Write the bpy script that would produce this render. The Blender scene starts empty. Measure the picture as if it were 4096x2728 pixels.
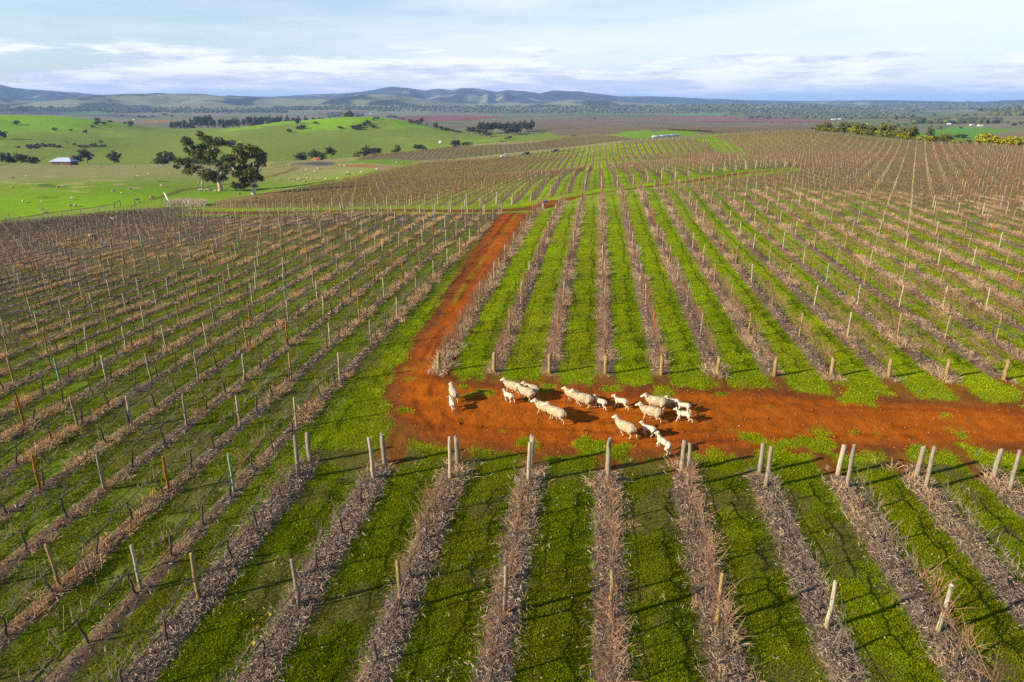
import bpy, math, random
import numpy as np
from mathutils import Vector, Matrix

rnd = random.Random(7)
RS = np.random.RandomState(11)
scene = bpy.context.scene
COL = scene.collection

# ------------------------------------------------------------------ camera
F, CX, CY, HC = 2731.0, 2048.0, 1364.0, 13.8          # focal length and centre in photo pixels, drone height
PITCH = math.atan((1364 - 408) / F)
YAW = math.atan((2401 - 2048) * math.cos(PITCH) / F)    # the vine rows run along +Y, the drone looks a little left of them
FW = np.array([-math.sin(YAW) * math.cos(PITCH), math.cos(YAW) * math.cos(PITCH), -math.sin(PITCH)])
RT = np.array([math.cos(YAW), math.sin(YAW), 0.0])
UP = np.cross(RT, FW)
CAM = np.array([0.0, 0.0, HC])

cam_d = bpy.data.cameras.new("drone_camera")
cam = bpy.data.objects.new("drone_camera", cam_d)
COL.objects.link(cam)
cam_d.sensor_width = 36.0
cam_d.lens = F / 4096 * 36.0
cam_d.clip_start, cam_d.clip_end = 0.5, 80000.0
m3 = Matrix((RT, UP, -FW)).transposed()
cam.matrix_world = Matrix.Translation(CAM) @ m3.to_4x4()
scene.camera = cam

# ------------------------------------------------------------------ light
SUN_EL = math.radians(22.0)
SUN_AZ = math.radians(28.8)      # shadows run 28.8 degrees forward of +X
SUN_DIR = np.array([-math.cos(SUN_AZ) * math.cos(SUN_EL), -math.sin(SUN_AZ) * math.cos(SUN_EL), math.sin(SUN_EL)])
sun_d = bpy.data.lights.new("sun", "SUN")
sun_d.energy = 5.0
sun_d.angle = math.radians(0.5)
sun_d.color = (1.0, 0.90, 0.74)
sun = bpy.data.objects.new("sun", sun_d)
sun.rotation_euler = Vector(-SUN_DIR).to_track_quat('-Z', 'Y').to_euler()
sun.location = (-40, -30, 60)
COL.objects.link(sun)

scene.view_settings.view_transform = 'Standard'
scene.view_settings.look = 'None'
scene.view_settings.exposure = 1.0
scene.view_settings.gamma = 1.0
scene.cycles.max_bounces = 6
scene.cycles.diffuse_bounces = 3
scene.cycles.glossy_bounces = 2
scene.cycles.transmission_bounces = 2
scene.cycles.volume_bounces = 0
scene.cycles.transparent_max_bounces = 4
scene.cycles.use_denoising = False
scene.cycles.denoiser = 'OPENIMAGEDENOISE'
scene.cycles.denoising_input_passes = 'RGB_ALBEDO_NORMAL'
scene.cycles.denoising_prefilter = 'ACCURATE'


class NT:
    """small helper round a node tree"""
    def __init__(s, tree):
        s.t = tree
        s.t.nodes.clear()

    def n(s, typ, **kw):
        nd = s.t.nodes.new(typ)
        for k, v in kw.items():
            if k.startswith('i_'):
                nd.inputs[k[2:].replace('_', ' ')].default_value = v
            else:
                setattr(nd, k, v)
        return nd

    def l(s, a, b):
        s.t.links.new(a, b)

    def val(s, x, sock):
        if isinstance(x, (int, float)):
            sock.default_value = x
        else:
            s.l(x, sock)

    def math(s, op, a, b=0.0, c=None, clamp=False):
        nd = s.n('ShaderNodeMath', operation=op, use_clamp=clamp)
        s.val(a, nd.inputs[0]); s.val(b, nd.inputs[1])
        if c is not None:
            s.val(c, nd.inputs[2])
        return nd.outputs[0]

    def ss(s, x, lo, hi, a=0.0, b=1.0):
        nd = s.n('ShaderNodeMapRange', interpolation_type='SMOOTHSTEP')
        s.val(x, nd.inputs['Value'])
        nd.inputs['From Min'].default_value = lo; nd.inputs['From Max'].default_value = hi
        nd.inputs['To Min'].default_value = a; nd.inputs['To Max'].default_value = b
        return nd.outputs[0]

    def mix(s, f, a, b, mode='MIX'):
        nd = s.n('ShaderNodeMix', data_type='RGBA', blend_type=mode)
        s.val(f, nd.inputs[0])
        for x, sk in ((a, nd.inputs[6]), (b, nd.inputs[7])):
            if isinstance(x, tuple):
                sk.default_value = (x[0], x[1], x[2], 1.0)
            else:
                s.l(x, sk)
        return nd.outputs[2]

    def noise(s, vec, scale, detail=3.0, rough=0.55):
        nd = s.n('ShaderNodeTexNoise')
        nd.inputs['Scale'].default_value = scale
        nd.inputs['Detail'].default_value = detail
        nd.inputs['Roughness'].default_value = rough
        if vec is not None:
            s.l(vec, nd.inputs['Vector'])
        return nd.outputs['Fac']


# ------------------------------------------------------------------ sky
world = bpy.data.worlds.new("World")
scene.world = world
world.use_nodes = True
w = NT(world.node_tree)
sky = w.n('ShaderNodeTexSky', sky_type='NISHITA', sun_disc=False, sun_elevation=SUN_EL,
          sun_rotation=math.atan2(SUN_DIR[0], SUN_DIR[1]), altitude=300.0, air_density=1.0, dust_density=0.6, ozone_density=1.5)
tc = w.n('ShaderNodeTexCoord')
sep = w.n('ShaderNodeSeparateXYZ'); w.l(tc.outputs['Generated'], sep.inputs[0])
az = w.math('ARCTAN2', sep.outputs[0], sep.outputs[1])
el = w.math('ARCSINE', sep.outputs[2])


def azel(ka, ke, oz=0.0):
    c = w.n('ShaderNodeCombineXYZ')
    w.l(w.math('MULTIPLY', az, ka), c.inputs[0]); w.l(w.math('MULTIPLY', el, ke), c.inputs[1])
    c.inputs[2].default_value = oz
    return c.outputs[0]


# high thin veil, thicker to the right
veil_n = w.noise(azel(3.0, 22.0, 3.1), 1.0, 6.0, 0.62)
veil_n2 = w.noise(azel(1.3, 9.0, 8.0), 1.0, 3.0, 0.5)
vsum = w.math('ADD', w.math('MULTIPLY', veil_n, 0.55), w.math('MULTIPLY', veil_n2, 0.6))
vsum = w.math('ADD', vsum, w.math('MULTIPLY', az, 0.16))
veil = w.math('MULTIPLY', w.ss(vsum, 0.38, 0.78, 0.25, 0.95), w.ss(el, 0.125, 0.33, 1.0, 0.06))
# low broken cloud over the horizon
cu_n = w.noise(azel(7.0, 58.0, 0.7), 1.0, 7.0, 0.6)
cu_b = w.noise(azel(2.2, 26.0, 5.5), 1.0, 3.0, 0.5)
lowness = w.ss(el, 0.018, 0.078, 1.0, 0.0)
cu_v = w.math('ADD', w.math('MULTIPLY', cu_n, 0.62), w.math('MULTIPLY', cu_b, 0.45))
cu_v = w.math('ADD', cu_v, w.math('MULTIPLY', lowness, 0.13))
cu = w.math('MULTIPLY', w.ss(cu_v, 0.572, 0.645), w.ss(el, 0.055, 0.085, 1.0, 0.0))
shade_n = w.noise(azel(9.0, 64.0, 0.95), 1.0, 6.0, 0.6)
cu_shade = w.ss(w.math('SUBTRACT', shade_n, w.math('MULTIPLY', el, 2.0)), 0.34, 0.56)
base = w.mix(1.0, sky.outputs[0], (0.86, 1.0, 1.12), 'MULTIPLY')
VEIL = (6.9, 7.25, 7.9)
c1 = w.mix(veil, base, VEIL)
cu_col = w.mix(cu_shade, (7.9, 8.0, 8.4), (4.9, 5.3, 6.8))
c2 = w.mix(w.math('MULTIPLY', cu, 0.92), c1, cu_col)
bg = w.n('ShaderNodeBackground', i_Strength=0.074)
w.l(c2, bg.inputs[0])
wo = w.n('ShaderNodeOutputWorld')
w.l(bg.outputs[0], wo.inputs[0])


# ------------------------------------------------------------------ picture <-> place helpers
def ray(u, v):
    return FW + RT * ((u - CX) / F) - UP * ((v - CY) / F)


def atz(u, v, z):
    return CAM + ray(u, v) * z


def project(P):
    Q = np.asarray(P, float) - CAM
    z = Q @ FW
    zz = np.where(z > 0.1, z, 0.1)
    return CX + F * (Q @ RT) / zz, CY - F * (Q @ UP) / zz, z


# value noise
_T = RS.rand(512, 512)


def vnoise(x, y, s, ox=0.0):
    x = np.asarray(x) * s + ox; y = np.asarray(y) * s + ox * 1.7
    xi = np.floor(x).astype(int); yi = np.floor(y).astype(int)
    fx = x - xi; fy = y - yi
    fx = fx * fx * (3 - 2 * fx); fy = fy * fy * (3 - 2 * fy)
    a = _T[xi & 511, yi & 511]; b = _T[(xi + 1) & 511, yi & 511]
    c = _T[xi & 511, (yi + 1) & 511]; d = _T[(xi + 1) & 511, (yi + 1) & 511]
    return (a * (1 - fx) + b * fx) * (1 - fy) + (c * (1 - fx) + d * fx) * fy


def fbm(x, y, s, o=4, ox=0.0):
    r = 0; t = 0; a = 1.0
    for i in range(o):
        r = r + a * vnoise(x, y, s, ox + 13.1 * i); t += a
        a *= 0.5; s *= 2.03
    return r / t


# ------------------------------------------------------------------ terrain heights
pts = []      # X, Y, h
for x, y, h in [(0, 8, 0), (0, 20, 0), (0, 35, 0), (0, 55, 0), (0, 80, 0), (0, 108, 0), (10, 25, 0), (10, 50, 0), (10, 85, 0), (10, 121, 0), (20, 20, 0),
                (22, 40, 0), (25, 70, 0), (45, 60, 0), (40, 30, 0), (60, 100, 0), (90, 60, 0), (-12, 12, 0), (-12, 30, 0), (-12, 60, 0), (-12, 80, -.4), (-8, 106, -1.6),
                (-5, 111, -1.2), (-20, 12, -.1), (-30, 12, -.4), (-25, 30, -.3), (-22, 50, -.5), (-35.5, 35, -1.0), (-34, 58, -1.7), (-50, 60, -2.7), (-60, 40, -2.8),
                (-80, 80, -6.0), (-80, 50, -5.0), (-40, 18, -1.0), (-110, 110, -10.0), (-120, 160, -13.5), (-150, 120, -13.5), (-70, 110, -6.4), (-90, 130, -9.0),
                (-13, 94.7, -.8), (-20.5, 96, -1.3), (-28, 99, -1.9), (-35.5, 103, -2.4), (-43, 107.5, -3.4), (-50.5, 112, -4.3), (-14, 114.6, -2.5), (-20, 118, -3.1),
                (-26, 121, -3.8), (-32, 125, -4.4), (-38, 128, -5.0), (-44, 132, -5.8), (-88, 159, -10.7),
                (-11, 149, -2.6), (-11, 176, -4.0), (-11, 234, -8.4), (-11, 302, -12.2), (-11, 372, -13.2), (-11, 427, -12.4), (-2, 150, -1.6), (-2, 190, -3.8),
                (-2, 263, -9.7), (-2, 303, -11.0), (-2, 393, -11.5), (-5, 277, -11.0), (3.8, 129, -1.0), (3.8, 152, -.7), (3.8, 188, -3.0), (3.8, 281, -8.8), (3.8, 342, -9.3), (3.8, 385, -8.2),
                (9.8, 137, -.8), (9.8, 171, -2.0), (9.8, 240, -7.0), (9.8, 304, -9.3), (9.8, 384, -7.6), (15.7, 144, -.7), (15.7, 400, -7.6), (24.6, 154, -.6), (33.5, 164, -.7),
                (60, 150, -1.2), (100, 150, -1.0), (60, 220, -3.0), (150, 150, 0), (130, 90, 0)]:
    pts.append((x, y, h))
UVZ = [  # second block, crest and the third vineyard
    (2020, 624, 390), (2206, 601, 408), (2530, 570, 384), (2655, 556, 395), (2808, 550, 400), (1691, 650, 345), (1818, 644, 365), (1517, 690, 300),
    (1300, 733, 262), (1105, 761, 235), (1450, 760, 215), (1650, 720, 250), (1850, 700, 270), (1850, 760, 170),
    (2910, 607, 290), (2986, 640, 215), (2910, 539, 330), (3100, 531, 315), (3249, 526, 310), (3400, 545, 290), (3600, 565, 275), (3849, 577, 265), (4060, 585, 258), (4400, 600, 250),
    (1478, 624, 450), (1600, 615, 470), (1718, 604, 490), (1885, 583, 520), (2150, 570, 530), (2290, 549, 545), (2450, 542, 540), (2000, 600, 440), (2250, 575, 455), (2400, 553, 480),
    (2500, 536, 520), (2700, 518, 600), (2900, 534, 560),
    # paddock
    (0, 889, 190), (300, 868, 190), (640, 838, 196), (100, 860, 203), (300, 830, 211), (600, 795, 226), (881, 763, 275), (1016, 776, 258), (1180, 730, 320), (300, 760, 250), (300, 700, 330),
    (600, 700, 332), (0, 730, 285), (0, 648, 430), (220, 658, 430), (450, 661, 430), (700, 655, 440), (900, 655, 440), (1100, 645, 445), (1250, 640, 440), (1380, 655, 400), (-300, 650, 430), (-300, 760, 270),
    # creek and green hills
    (600, 640, 570), (200, 628, 600), (0, 600, 640), (150, 560, 740), (0, 520, 850), (100, 490, 930), (100, 458, 1010), (0, 460, 1000), (-300, 462, 1000), (-600, 470, 1000), (250, 468, 1010), (400, 485, 1030),
    (550, 503, 1060), (700, 516, 1090), (850, 520, 1100), (1000, 512, 1060), (1129, 491, 1010), (1220, 495, 960), (1300, 481, 985), (1420, 470, 1000), (1540, 467, 1000), (1600, 480, 980),
    (1650, 500, 950), (1760, 520, 910), (1100, 600, 640), (900, 600, 660), (1000, 560, 780), (800, 560, 820), (600, 570, 780), (400, 560, 800), (1250, 640, 600), (1250, 560, 760),
    (1400, 605, 670), (1500, 565, 780), (1400, 530, 850), (1470, 632, 630), (1600, 600, 690), (1700, 560, 780), (1840, 590, 640), (1900, 547, 850), (2130, 546, 850), (2000, 563, 720), (2250, 550, 730), (2200, 530, 960),
    (2400, 520, 1000), (2700, 505, 1100), (3000, 515, 1000), (3300, 515, 1000), (3700, 552, 620), (3500, 540, 700), (4000, 555, 560), (4050, 520, 900),
    # right hills
    (4000, 437, 2300), (4090, 445, 2000), (3900, 450, 2300), (3800, 458, 2000), (3700, 470, 1800), (3800, 500, 1300), (4050, 478, 1500), (3500, 490, 1500), (3950, 505, 1150), (4400, 440, 2000)]
for u, v, z in UVZ:
    p = atz(u, v, z)
    pts.append(tuple(p))
# hidden ground behind the crests
for u, z, h in [(0, 480, -30), (220, 490, -30), (450, 490, -31), (700, 500, -32), (950, 500, -33), (0, 1250, -25), (250, 1250, -28), (600, 1350, -38), (-400, 1250, -25), (1129, 1250, -34), (1400, 1250, -32),
                (1540, 1200, -30), (1750, 1100, -36), (1000, 1300, -38), (2020, 425, -15.5), (1700, 400, -18), (2100, 590, -24), (2400, 620, -24), (2700, 700, -20), (3100, 400, -6), (3400, 390, -10), (3800, 380, -16),
                (4100, 380, -16), (4000, 3200, -40), (3700, 3000, -42), (1600, 560, -33), (2030, 500, -14)]:
    d = ray(u, 408); d = d * z
    pts.append((d[0], d[1], h))
for a in np.radians(np.arange(-70, 71, 14)):
    for r in (1700, 2300, 3200, 5000, 8000, 14000, 30000):
        if a > math.radians(18) and r < 3000:
            continue
        pts.append((r * math.sin(a), r * math.cos(a), -42 + (2.5 if r < 2000 else 0)))
for a in np.radians([-75, -60, 60, 75]):
    for r in (6, 25, 60):
        pts.append((r * math.sin(a), r * math.cos(a), 0 if a > 0 else -.001 * max(0, r - 13) ** 2))
pts = np.array(pts)


def al(x, y):
    return np.arctan2(x, y), 0.5 * np.log(np.maximum(x * x + y * y, 4.0))


def _U(r2):
    return np.where(r2 > 1e-12, r2 * np.log(np.maximum(r2, 1e-12)) * 0.5, 0.0)


_pa, _pl = al(pts[:, 0], pts[:, 1])
n = len(pts)
K = _U((_pa[:, None] - _pa[None]) ** 2 + (_pl[:, None] - _pl[None]) ** 2) + np.eye(n) * 1.5e-4
Pm = np.stack([np.ones(n), _pa, _pl], 1)
A = np.zeros((n + 3, n + 3)); A[:n, :n] = K; A[:n, n:] = Pm; A[n:, :n] = Pm.T
sol = np.linalg.solve(A, np.concatenate([pts[:, 2], np.zeros(3)]))
A0, A1, NA = math.radians(-72), math.radians(72), 289
L0, L1, NL = math.log(2.0), math.log(40000.0), 900
ga = np.linspace(A0, A1, NA); gl = np.linspace(L0, L1, NL)
GH = np.zeros((NA, NL))
for i in range(NA):
    r2 = (ga[i] - _pa[None]) ** 2 + (gl[:, None] - _pl[None]) ** 2
    GH[i] = _U(r2) @ sol[:n] + sol[n] + sol[n + 1] * ga[i] + sol[n + 2] * gl

# the range on the horizon: skyline in photo pixels
SKY = np.array([(-900, 350), (-400, 352), (0, 356), (60, 366), (105, 370), (350, 381), (520, 387), (700, 394), (870, 397), (960, 388), (1080, 391), (1220, 384), (1360, 379), (1440, 374), (1510, 365), (1566, 354), (1620, 357),
                (1700, 368), (1757, 361), (1810, 368), (1845, 360), (1915, 361), (1985, 371), (2035, 364), (2090, 368), (2158, 378), (2210, 368), (2315, 371), (2370, 378), (2470, 387), (2600, 388), (2780, 393), (2960, 401),
                (3200, 405), (3550, 402), (3650, 404), (3900, 405), (4096, 402), (5000, 400)], float)
_sa = np.arctan2(*(np.array([ray(u, 408)[:2] for u in SKY[:, 0]]).T))


def mountains(x, y):
    a = np.arctan2(x, y); r = np.hypot(x, y)
    sv = np.interp(a, _sa, SKY[:, 1])
    crest_r = 8600 + 500 * np.sin(a * 9)
    ang = (408 - sv) / F * 1.0
    hs = np.maximum(ang * crest_r + HC + 42, 0)
    t = (r - crest_r) / np.where(r < crest_r, 2600, 3500)
    env = np.clip(1 - t * t, 0, 1) ** 1.3
    rid = 1 - np.abs(2 * fbm(x, y, 1 / 800., 4, 3.3) - 1) * 2.6
    spur = 1 - np.abs(2 * vnoise(a * 42, r / 2600., 1.0, 9.0) - 1)
    wav = np.clip(0.12 + 0.50 * spur + 0.55 * rid, 0.04, 1.0)
    near_crest = np.exp(-((r - crest_r) / 500) ** 2)
    h = hs * env * (wav * (1 - near_crest) + near_crest * (0.9 + .12 * rid))
    # green rolling foothills to the left
    fa = np.interp(a, np.radians([-60, -44, -25, -14, -2, 4, 12, 20, 60]), [1, 1, 1, .9, .55, .45, .5, .3, .25])
    fr = np.exp(-((r - 5200) / 900) ** 2)
    foot = 135 * fa * fr * np.clip(fbm(x, y, 1 / 700., 3, 21.) * 1.9 - .45, 0, 1)
    return np.maximum(h, 0) + foot * np.where(r > 3300, 1, 0) * np.clip((r - 3300) / 600, 0, 1)


def hgt(x, y):
    x = np.asarray(x, float); y = np.asarray(y, float)
    a, l = al(x, y)
    fa = np.clip((a - A0) / (A1 - A0) * (NA - 1), 0, NA - 1.001); fl = np.clip((l - L0) / (L1 - L0) * (NL - 1), 0, NL - 1.001)
    i = fa.astype(int); j = fl.astype(int); s = fa - i; t = fl - j
    h = (GH[i, j] * (1 - s) + GH[i + 1, j] * s) * (1 - t) + (GH[i, j + 1] * (1 - s) + GH[i + 1, j + 1] * s) * t
    r = np.hypot(x, y)
    h = h + (fbm(x, y, .35, 2) - .5) * 0.10 * np.clip(r / 30, .3, 1) + (fbm(x, y, 1 / 150., 3, 5.) - .5) * 10.0 * np.clip((r - 520) / 400, 0, 1) * np.clip((4000 - r) / 2000, .2, 1)
    far = r > 2900
    if np.any(far):
        h = np.where(far, h + mountains(x, y), h)
    return h


_zs = np.exp(np.linspace(math.log(7), math.log(24000), 2400))


def G(u, v, far=None):
    """the ground point seen at a photo pixel"""
    d = ray(u, v)
    P = CAM[None] + d[None] * _zs[:, None]
    under = P[:, 2] < hgt(P[:, 0], P[:, 1])
    if far:
        under &= _zs > far
    k = int(np.argmax(under)) if under.any() else len(_zs) - 1
    lo, hi = _zs[max(k - 1, 0)], _zs[k]
    for _ in range(18):
        m = .5 * (lo + hi); p = CAM + d * m
        if p[2] < hgt(p[0], p[1]): hi = m
        else: lo = m
    p = CAM + d * hi
    return np.array([p[0], p[1], float(hgt(p[0], p[1]))])


def Gpoly(l):
    return np.array([G(*q)[:2] for q in l])


def inpoly(x, y, poly):
    x = np.asarray(x); y = np.asarray(y)
    c = np.zeros(x.shape, bool)
    m = len(poly); j = m - 1
    for i in range(m):
        xi, yi = poly[i]; xj, yj = poly[j]
        c ^= ((yi > y) != (yj > y)) & (x < (xj - xi) * (y - yi) / (yj - yi + 1e-12) + xi)
        j = i
    return c


def segdist(x, y, poly, closed=True):
    d = np.full(np.shape(x), 1e9)
    m = len(poly)
    for i in range(m if closed else m - 1):
        ax, ay = poly[i]; bx, by = poly[(i + 1) % m]
        dx, dy = bx - ax, by - ay
        t = np.clip(((x - ax) * dx + (y - ay) * dy) / (dx * dx + dy * dy + 1e-9), 0, 1)
        d = np.minimum(d, np.hypot(x - ax - t * dx, y - ay - t * dy))
    return d


def sdf(x, y, poly):
    d = segdist(x, y, poly)
    return np.where(inpoly(x, y, poly), -d, d)


def D(l):     # points of the 2354 px wide view to photo pixels
    return [(a * 1.74, b * 1.74) for a, b in l]


def Z(l, s, ox, oy):
    return [(ox + a * s, oy + b * s) for a, b in l]


# ------------------------------------------------------------------ the plan of the vineyard
X0, SP = 0.85, 2.97          # rows right of the side track
XL, SPL = -13.0, 2.5         # rows left of it


def y_front_near(x): return 22.95 + 0.085 * x          # tall end posts of the nearest block
def y_anchor_near(x): return 24.1 + 0.075 * x           # outer posts of the nearest block
def y_front_mid(x): return 34.35 + 0.085 * (x - .8) - .0012 * (x - .8) ** 2 * (x < 0)
def y_back_mid(x): return np.interp(x, [-8, -5, -2, .9, 3.75, 6.9, 9.7, 12.8, 24.6, 36, 48], [106, 109.5, 111, 112.5, 114, 117, 120, 123.5, 139, 152, 168])
def y_front_2(x): return np.interp(x, [-95, -88, -44, -38, -32, -26, -20, -14, -11, -8, -5, -2, 4, 7, 10, 16, 25, 33.5, 50], [166, 159, 132, 128, 125, 121, 118, 114.6, 117, 121, 124, 127, 129.5, 132, 137, 144, 154, 164, 182])
def y_back_left(x): return np.interp(x, [-95, -50.5, -43, -35.5, -28, -20.5, -13], [140, 112, 107.5, 103, 99, 96, 94.7])


LEFT_EDGE = Gpoly([(-900, 955), (-400, 918), (0, 893), (300, 871), (520, 846), (700, 840), (900, 842)])
ROAD = Gpoly(D([(1153, 490), (1100, 560), (1050, 640), (1000, 720), (950, 790), (912, 850), (895, 905), (902, 950), (945, 1003), (1030, 1024), (1130, 1036), (1300, 1042), (1500, 1047), (1750, 1042),
                (2000, 1032), (2354, 1037), (2800, 1050), (2800, 945), (2354, 930), (2000, 915), (1800, 902), (1600, 893), (1400, 886), (1200, 882), (1060, 875), (1030, 862), (1043, 820), (1062, 765), (1100, 690),
                (1152, 600), (1215, 490)]))
CROSS_L = np.array([(x, .5 * (y_back_left(x) + y_front_2(x)) - 2.0) for x in (-92, -75, -60, -45, -30, -18, -10)] +
                   [(-5, 113.8), (-2, 115.8), (.9, 117.5), (3.75, 119.5), (6.9, 122.5), (9.7, 126), (12.8, 130), (24.6, 146), (33, 157), (44, 168)])
B2 = Gpoly([(823, 831), (867, 803), (957, 787), (1022, 779), (1105, 762), (1194, 751), (1300, 735), (1384, 722), (1517, 691), (1624, 667), (1691, 653), (1818, 646), (1952, 634), (2005, 629), (2150, 611), (2206, 604),
            (2320, 592), (2410, 581), (2527, 569), (2655, 561), (2775, 556), (2800, 562), (2895, 607), (2965, 640)])
B3 = Gpoly([(1417, 640), (1478, 624), (1571, 615), (1718, 603), (1885, 584), (2039, 577), (2150, 569), (2206, 560), (2282, 551), (2384, 543), (2440, 543), (2540, 556), (2420, 570), (2300, 585), (2180, 598), (2000, 616), (1830, 634), (1691, 642), (1560, 636)])
STRIP2 = Gpoly([(2800, 549), (2825, 555), (2880, 580), (2925, 602), (2975, 626), (3010, 640)])
RIGHT_FAR = Gpoly([(2820, 545), (2910, 540), (3000, 535), (3249, 528), (3400, 547), (3528, 563), (3826, 579), (4096, 591), (4500, 612), (4900, 640)])


def rows_of_block():
    """every vine row as (block, row number, x, y0, y1)"""
    out = []
    for k in range(-4, 9):
        x = X0 + SP * k
        out.append(('near', k, x, 7.5, float(y_front_near(x))))
    rf = RIGHT_FAR[np.argsort(RIGHT_FAR[:, 0])]
    for k in range(-3, 50):
        x = X0 + SP * k
        yb = float(y_back_mid(x)) if x < 48 else float(np.interp(x, rf[:, 0], rf[:, 1]))
        out.append(('mid', k, x, float(y_front_mid(x)), yb))
    for k in range(-33, 17):
        x = X0 + SP * k
        ys = np.arange(90, 460, .5)
        m = inpoly(np.full(len(ys), x), ys, np.vstack([B2, [(52, 185)], [(q, y_front_2(q)) for q in (44, 33.5, 25, 16, 10, 4, -2, -5, -8, -14, -20, -32, -44, -88, -95)]]))
        m &= ys > y_front_2(x)
        if m.sum() > 8:
            out.append(('second', k, x, float(y_front_2(x)), float(ys[m].max())))
    for k in range(17, 22):
        x = X0 + SP * k
    le = LEFT_EDGE[np.argsort(LEFT_EDGE[:, 0])]
    for i in range(0, 78):
        x = XL - SPL * i
        ye = float(y_back_left(x)) if x > -95 else 1e9
        ye = min(ye, float(np.interp(x, le[:, 0], le[:, 1])))
        y0 = max(7.0, -x * .62 - 12)
        if ye > y0 + 5:
            out.append(('left', i, x, y0, ye))
    return out


ROWS = rows_of_block()
B2ALL = np.vstack([B2, [(52, 185)], [(q, y_front_2(q)) for q in (44, 33.5, 25, 16, 10, 4, -2, -5, -8, -14, -20, -32, -44, -88, -95)]])


# ------------------------------------------------------------------ mesh helpers
def new_mesh(name, V, Fc, mats=(), smooth=False, attrs=None):
    V = np.asarray(V, np.float32); Fc = np.asarray(Fc, np.int32)
    me = bpy.data.meshes.new(name)
    k = Fc.shape[1]
    me.vertices.add(len(V)); me.vertices.foreach_set("co", V.ravel())
    me.loops.add(Fc.size); me.loops.foreach_set("vertex_index", Fc.ravel())
    me.polygons.add(len(Fc)); me.polygons.foreach_set("loop_start", np.arange(0, Fc.size, k, dtype=np.int32))
    me.update(calc_edges=True)
    me.polygons.foreach_set("use_smooth", np.full(len(Fc), smooth, bool))
    for m in mats:
        me.materials.append(m)
    for nm, arr in (attrs or {}).items():
        arr = np.asarray(arr, np.float32)
        if arr.ndim == 1:
            at = me.attributes.new(nm, 'FLOAT', 'POINT'); at.data.foreach_set('value', arr)
        else:
            at = me.attributes.new(nm, 'FLOAT_COLOR', 'POINT')
            at.data.foreach_set('color', np.concatenate([arr, np.ones((len(arr), 1), np.float32)], 1).ravel())
    me.validate(verbose=False)
    return me


def link(name, me, loc=(0, 0, 0), rz=0.0, sc=1.0, parent=None):
    o = bpy.data.objects.new(name, me)
    COL.objects.link(o)
    o.location = loc; o.rotation_euler = (0, 0, rz)
    o.scale = (sc, sc, sc) if isinstance(sc, (int, float)) else sc
    if parent:
        o.parent = parent
    return o


def tag(o, label, cat=None, group=None, kind=None):
    o['label'] = label
    if cat: o['category'] = cat
    if group: o['group'] = group
    if kind: o['kind'] = kind
    return o


class MB:
    """collects vertices, quads/tris (as quads) and a colour per vertex"""
    def __init__(s):
        s.v = []; s.f = []; s.c = []; s.n = 0

    def add(s, V, Fc, col):
        V = np.asarray(V, float); Fc = np.asarray(Fc, int)
        if Fc.shape[1] == 3:
            Fc = np.concatenate([Fc, Fc[:, 2:3]], 1)
        s.v.append(V); s.f.append(Fc + s.n)
        col = np.asarray(col, float)
        s.c.append(np.tile(col, (len(V), 1)) if col.ndim == 1 else col)
        s.n += len(V)

    def tube(s, P, R, col, sides=6, cap=True):
        P = np.asarray(P, float); R = np.broadcast_to(np.asarray(R, float), (len(P),))
        T = np.gradient(P, axis=0); T /= np.linalg.norm(T, axis=1)[:, None] + 1e-9
        ref = np.array([0.31, .17, .93]) if abs(T[0][2]) < .8 else np.array([1., .1, 0])
        V = []
        for p, t, r in zip(P, T, R):
            a = np.cross(t, ref); a /= np.linalg.norm(a) + 1e-9; b = np.cross(t, a)
            th = np.arange(sides) * 2 * math.pi / sides
            V.append(p + r * (np.cos(th)[:, None] * a + np.sin(th)[:, None] * b))
        V = np.concatenate(V); m = len(P)
        Fc = [(i * sides + j, i * sides + (j + 1) % sides, (i + 1) * sides + (j + 1) % sides, (i + 1) * sides + j) for i in range(m - 1) for j in range(sides)]
        if cap:
            V = np.concatenate([V, P[:1], P[-1:]])
            q = m * sides
            for j in range(sides):
                Fc.append((q, (j + 1) % sides, j, j)); Fc.append((q + 1, (m - 1) * sides + j, (m - 1) * sides + (j + 1) % sides, (m - 1) * sides + (j + 1) % sides))
        s.add(V, Fc, col)

    def box(s, lo, hi, col):
        x0, y0, z0 = lo; x1, y1, z1 = hi
        V = [(x0, y0, z0), (x1, y0, z0), (x1, y1, z0), (x0, y1, z0), (x0, y0, z1), (x1, y0, z1), (x1, y1, z1), (x0, y1, z1)]
        s.add(V, [(0, 3, 2, 1), (4, 5, 6, 7), (0, 1, 5, 4), (1, 2, 6, 5), (2, 3, 7, 6), (3, 0, 4, 7)], col)

    def mesh(s, name, mats, smooth=False):
        V = np.concatenate(s.v); Fc = np.concatenate(s.f); C_ = np.concatenate(s.c)
        return tri_mesh(name, V, Fc, mats, smooth, C_)


def tri_mesh(name, V, Fc, mats, smooth, C_):
    """quads where the last index repeats become triangles"""
    tri = Fc[:, 2] == Fc[:, 3]
    me = bpy.data.meshes.new(name)
    q = Fc[~tri]; t = Fc[tri][:, :3]
    li = np.concatenate([q.ravel(), t.ravel()]).astype(np.int32)
    st = np.concatenate([np.arange(len(q)) * 4, len(q) * 4 + np.arange(len(t)) * 3]).astype(np.int32)
    me.vertices.add(len(V)); me.vertices.foreach_set("co", np.asarray(V, np.float32).ravel())
    me.loops.add(len(li)); me.loops.foreach_set("vertex_index", li)
    me.polygons.add(len(st)); me.polygons.foreach_set("loop_start", st)
    me.update(calc_edges=True)
    me.polygons.foreach_set("use_smooth", np.full(len(st), smooth, bool))
    for m in mats:
        me.materials.append(m)
    at = me.attributes.new('Col', 'FLOAT_COLOR', 'POINT')
    at.data.foreach_set('color', np.concatenate([C_, np.ones((len(C_), 1))], 1).astype(np.float32).ravel())
    return me


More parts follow.
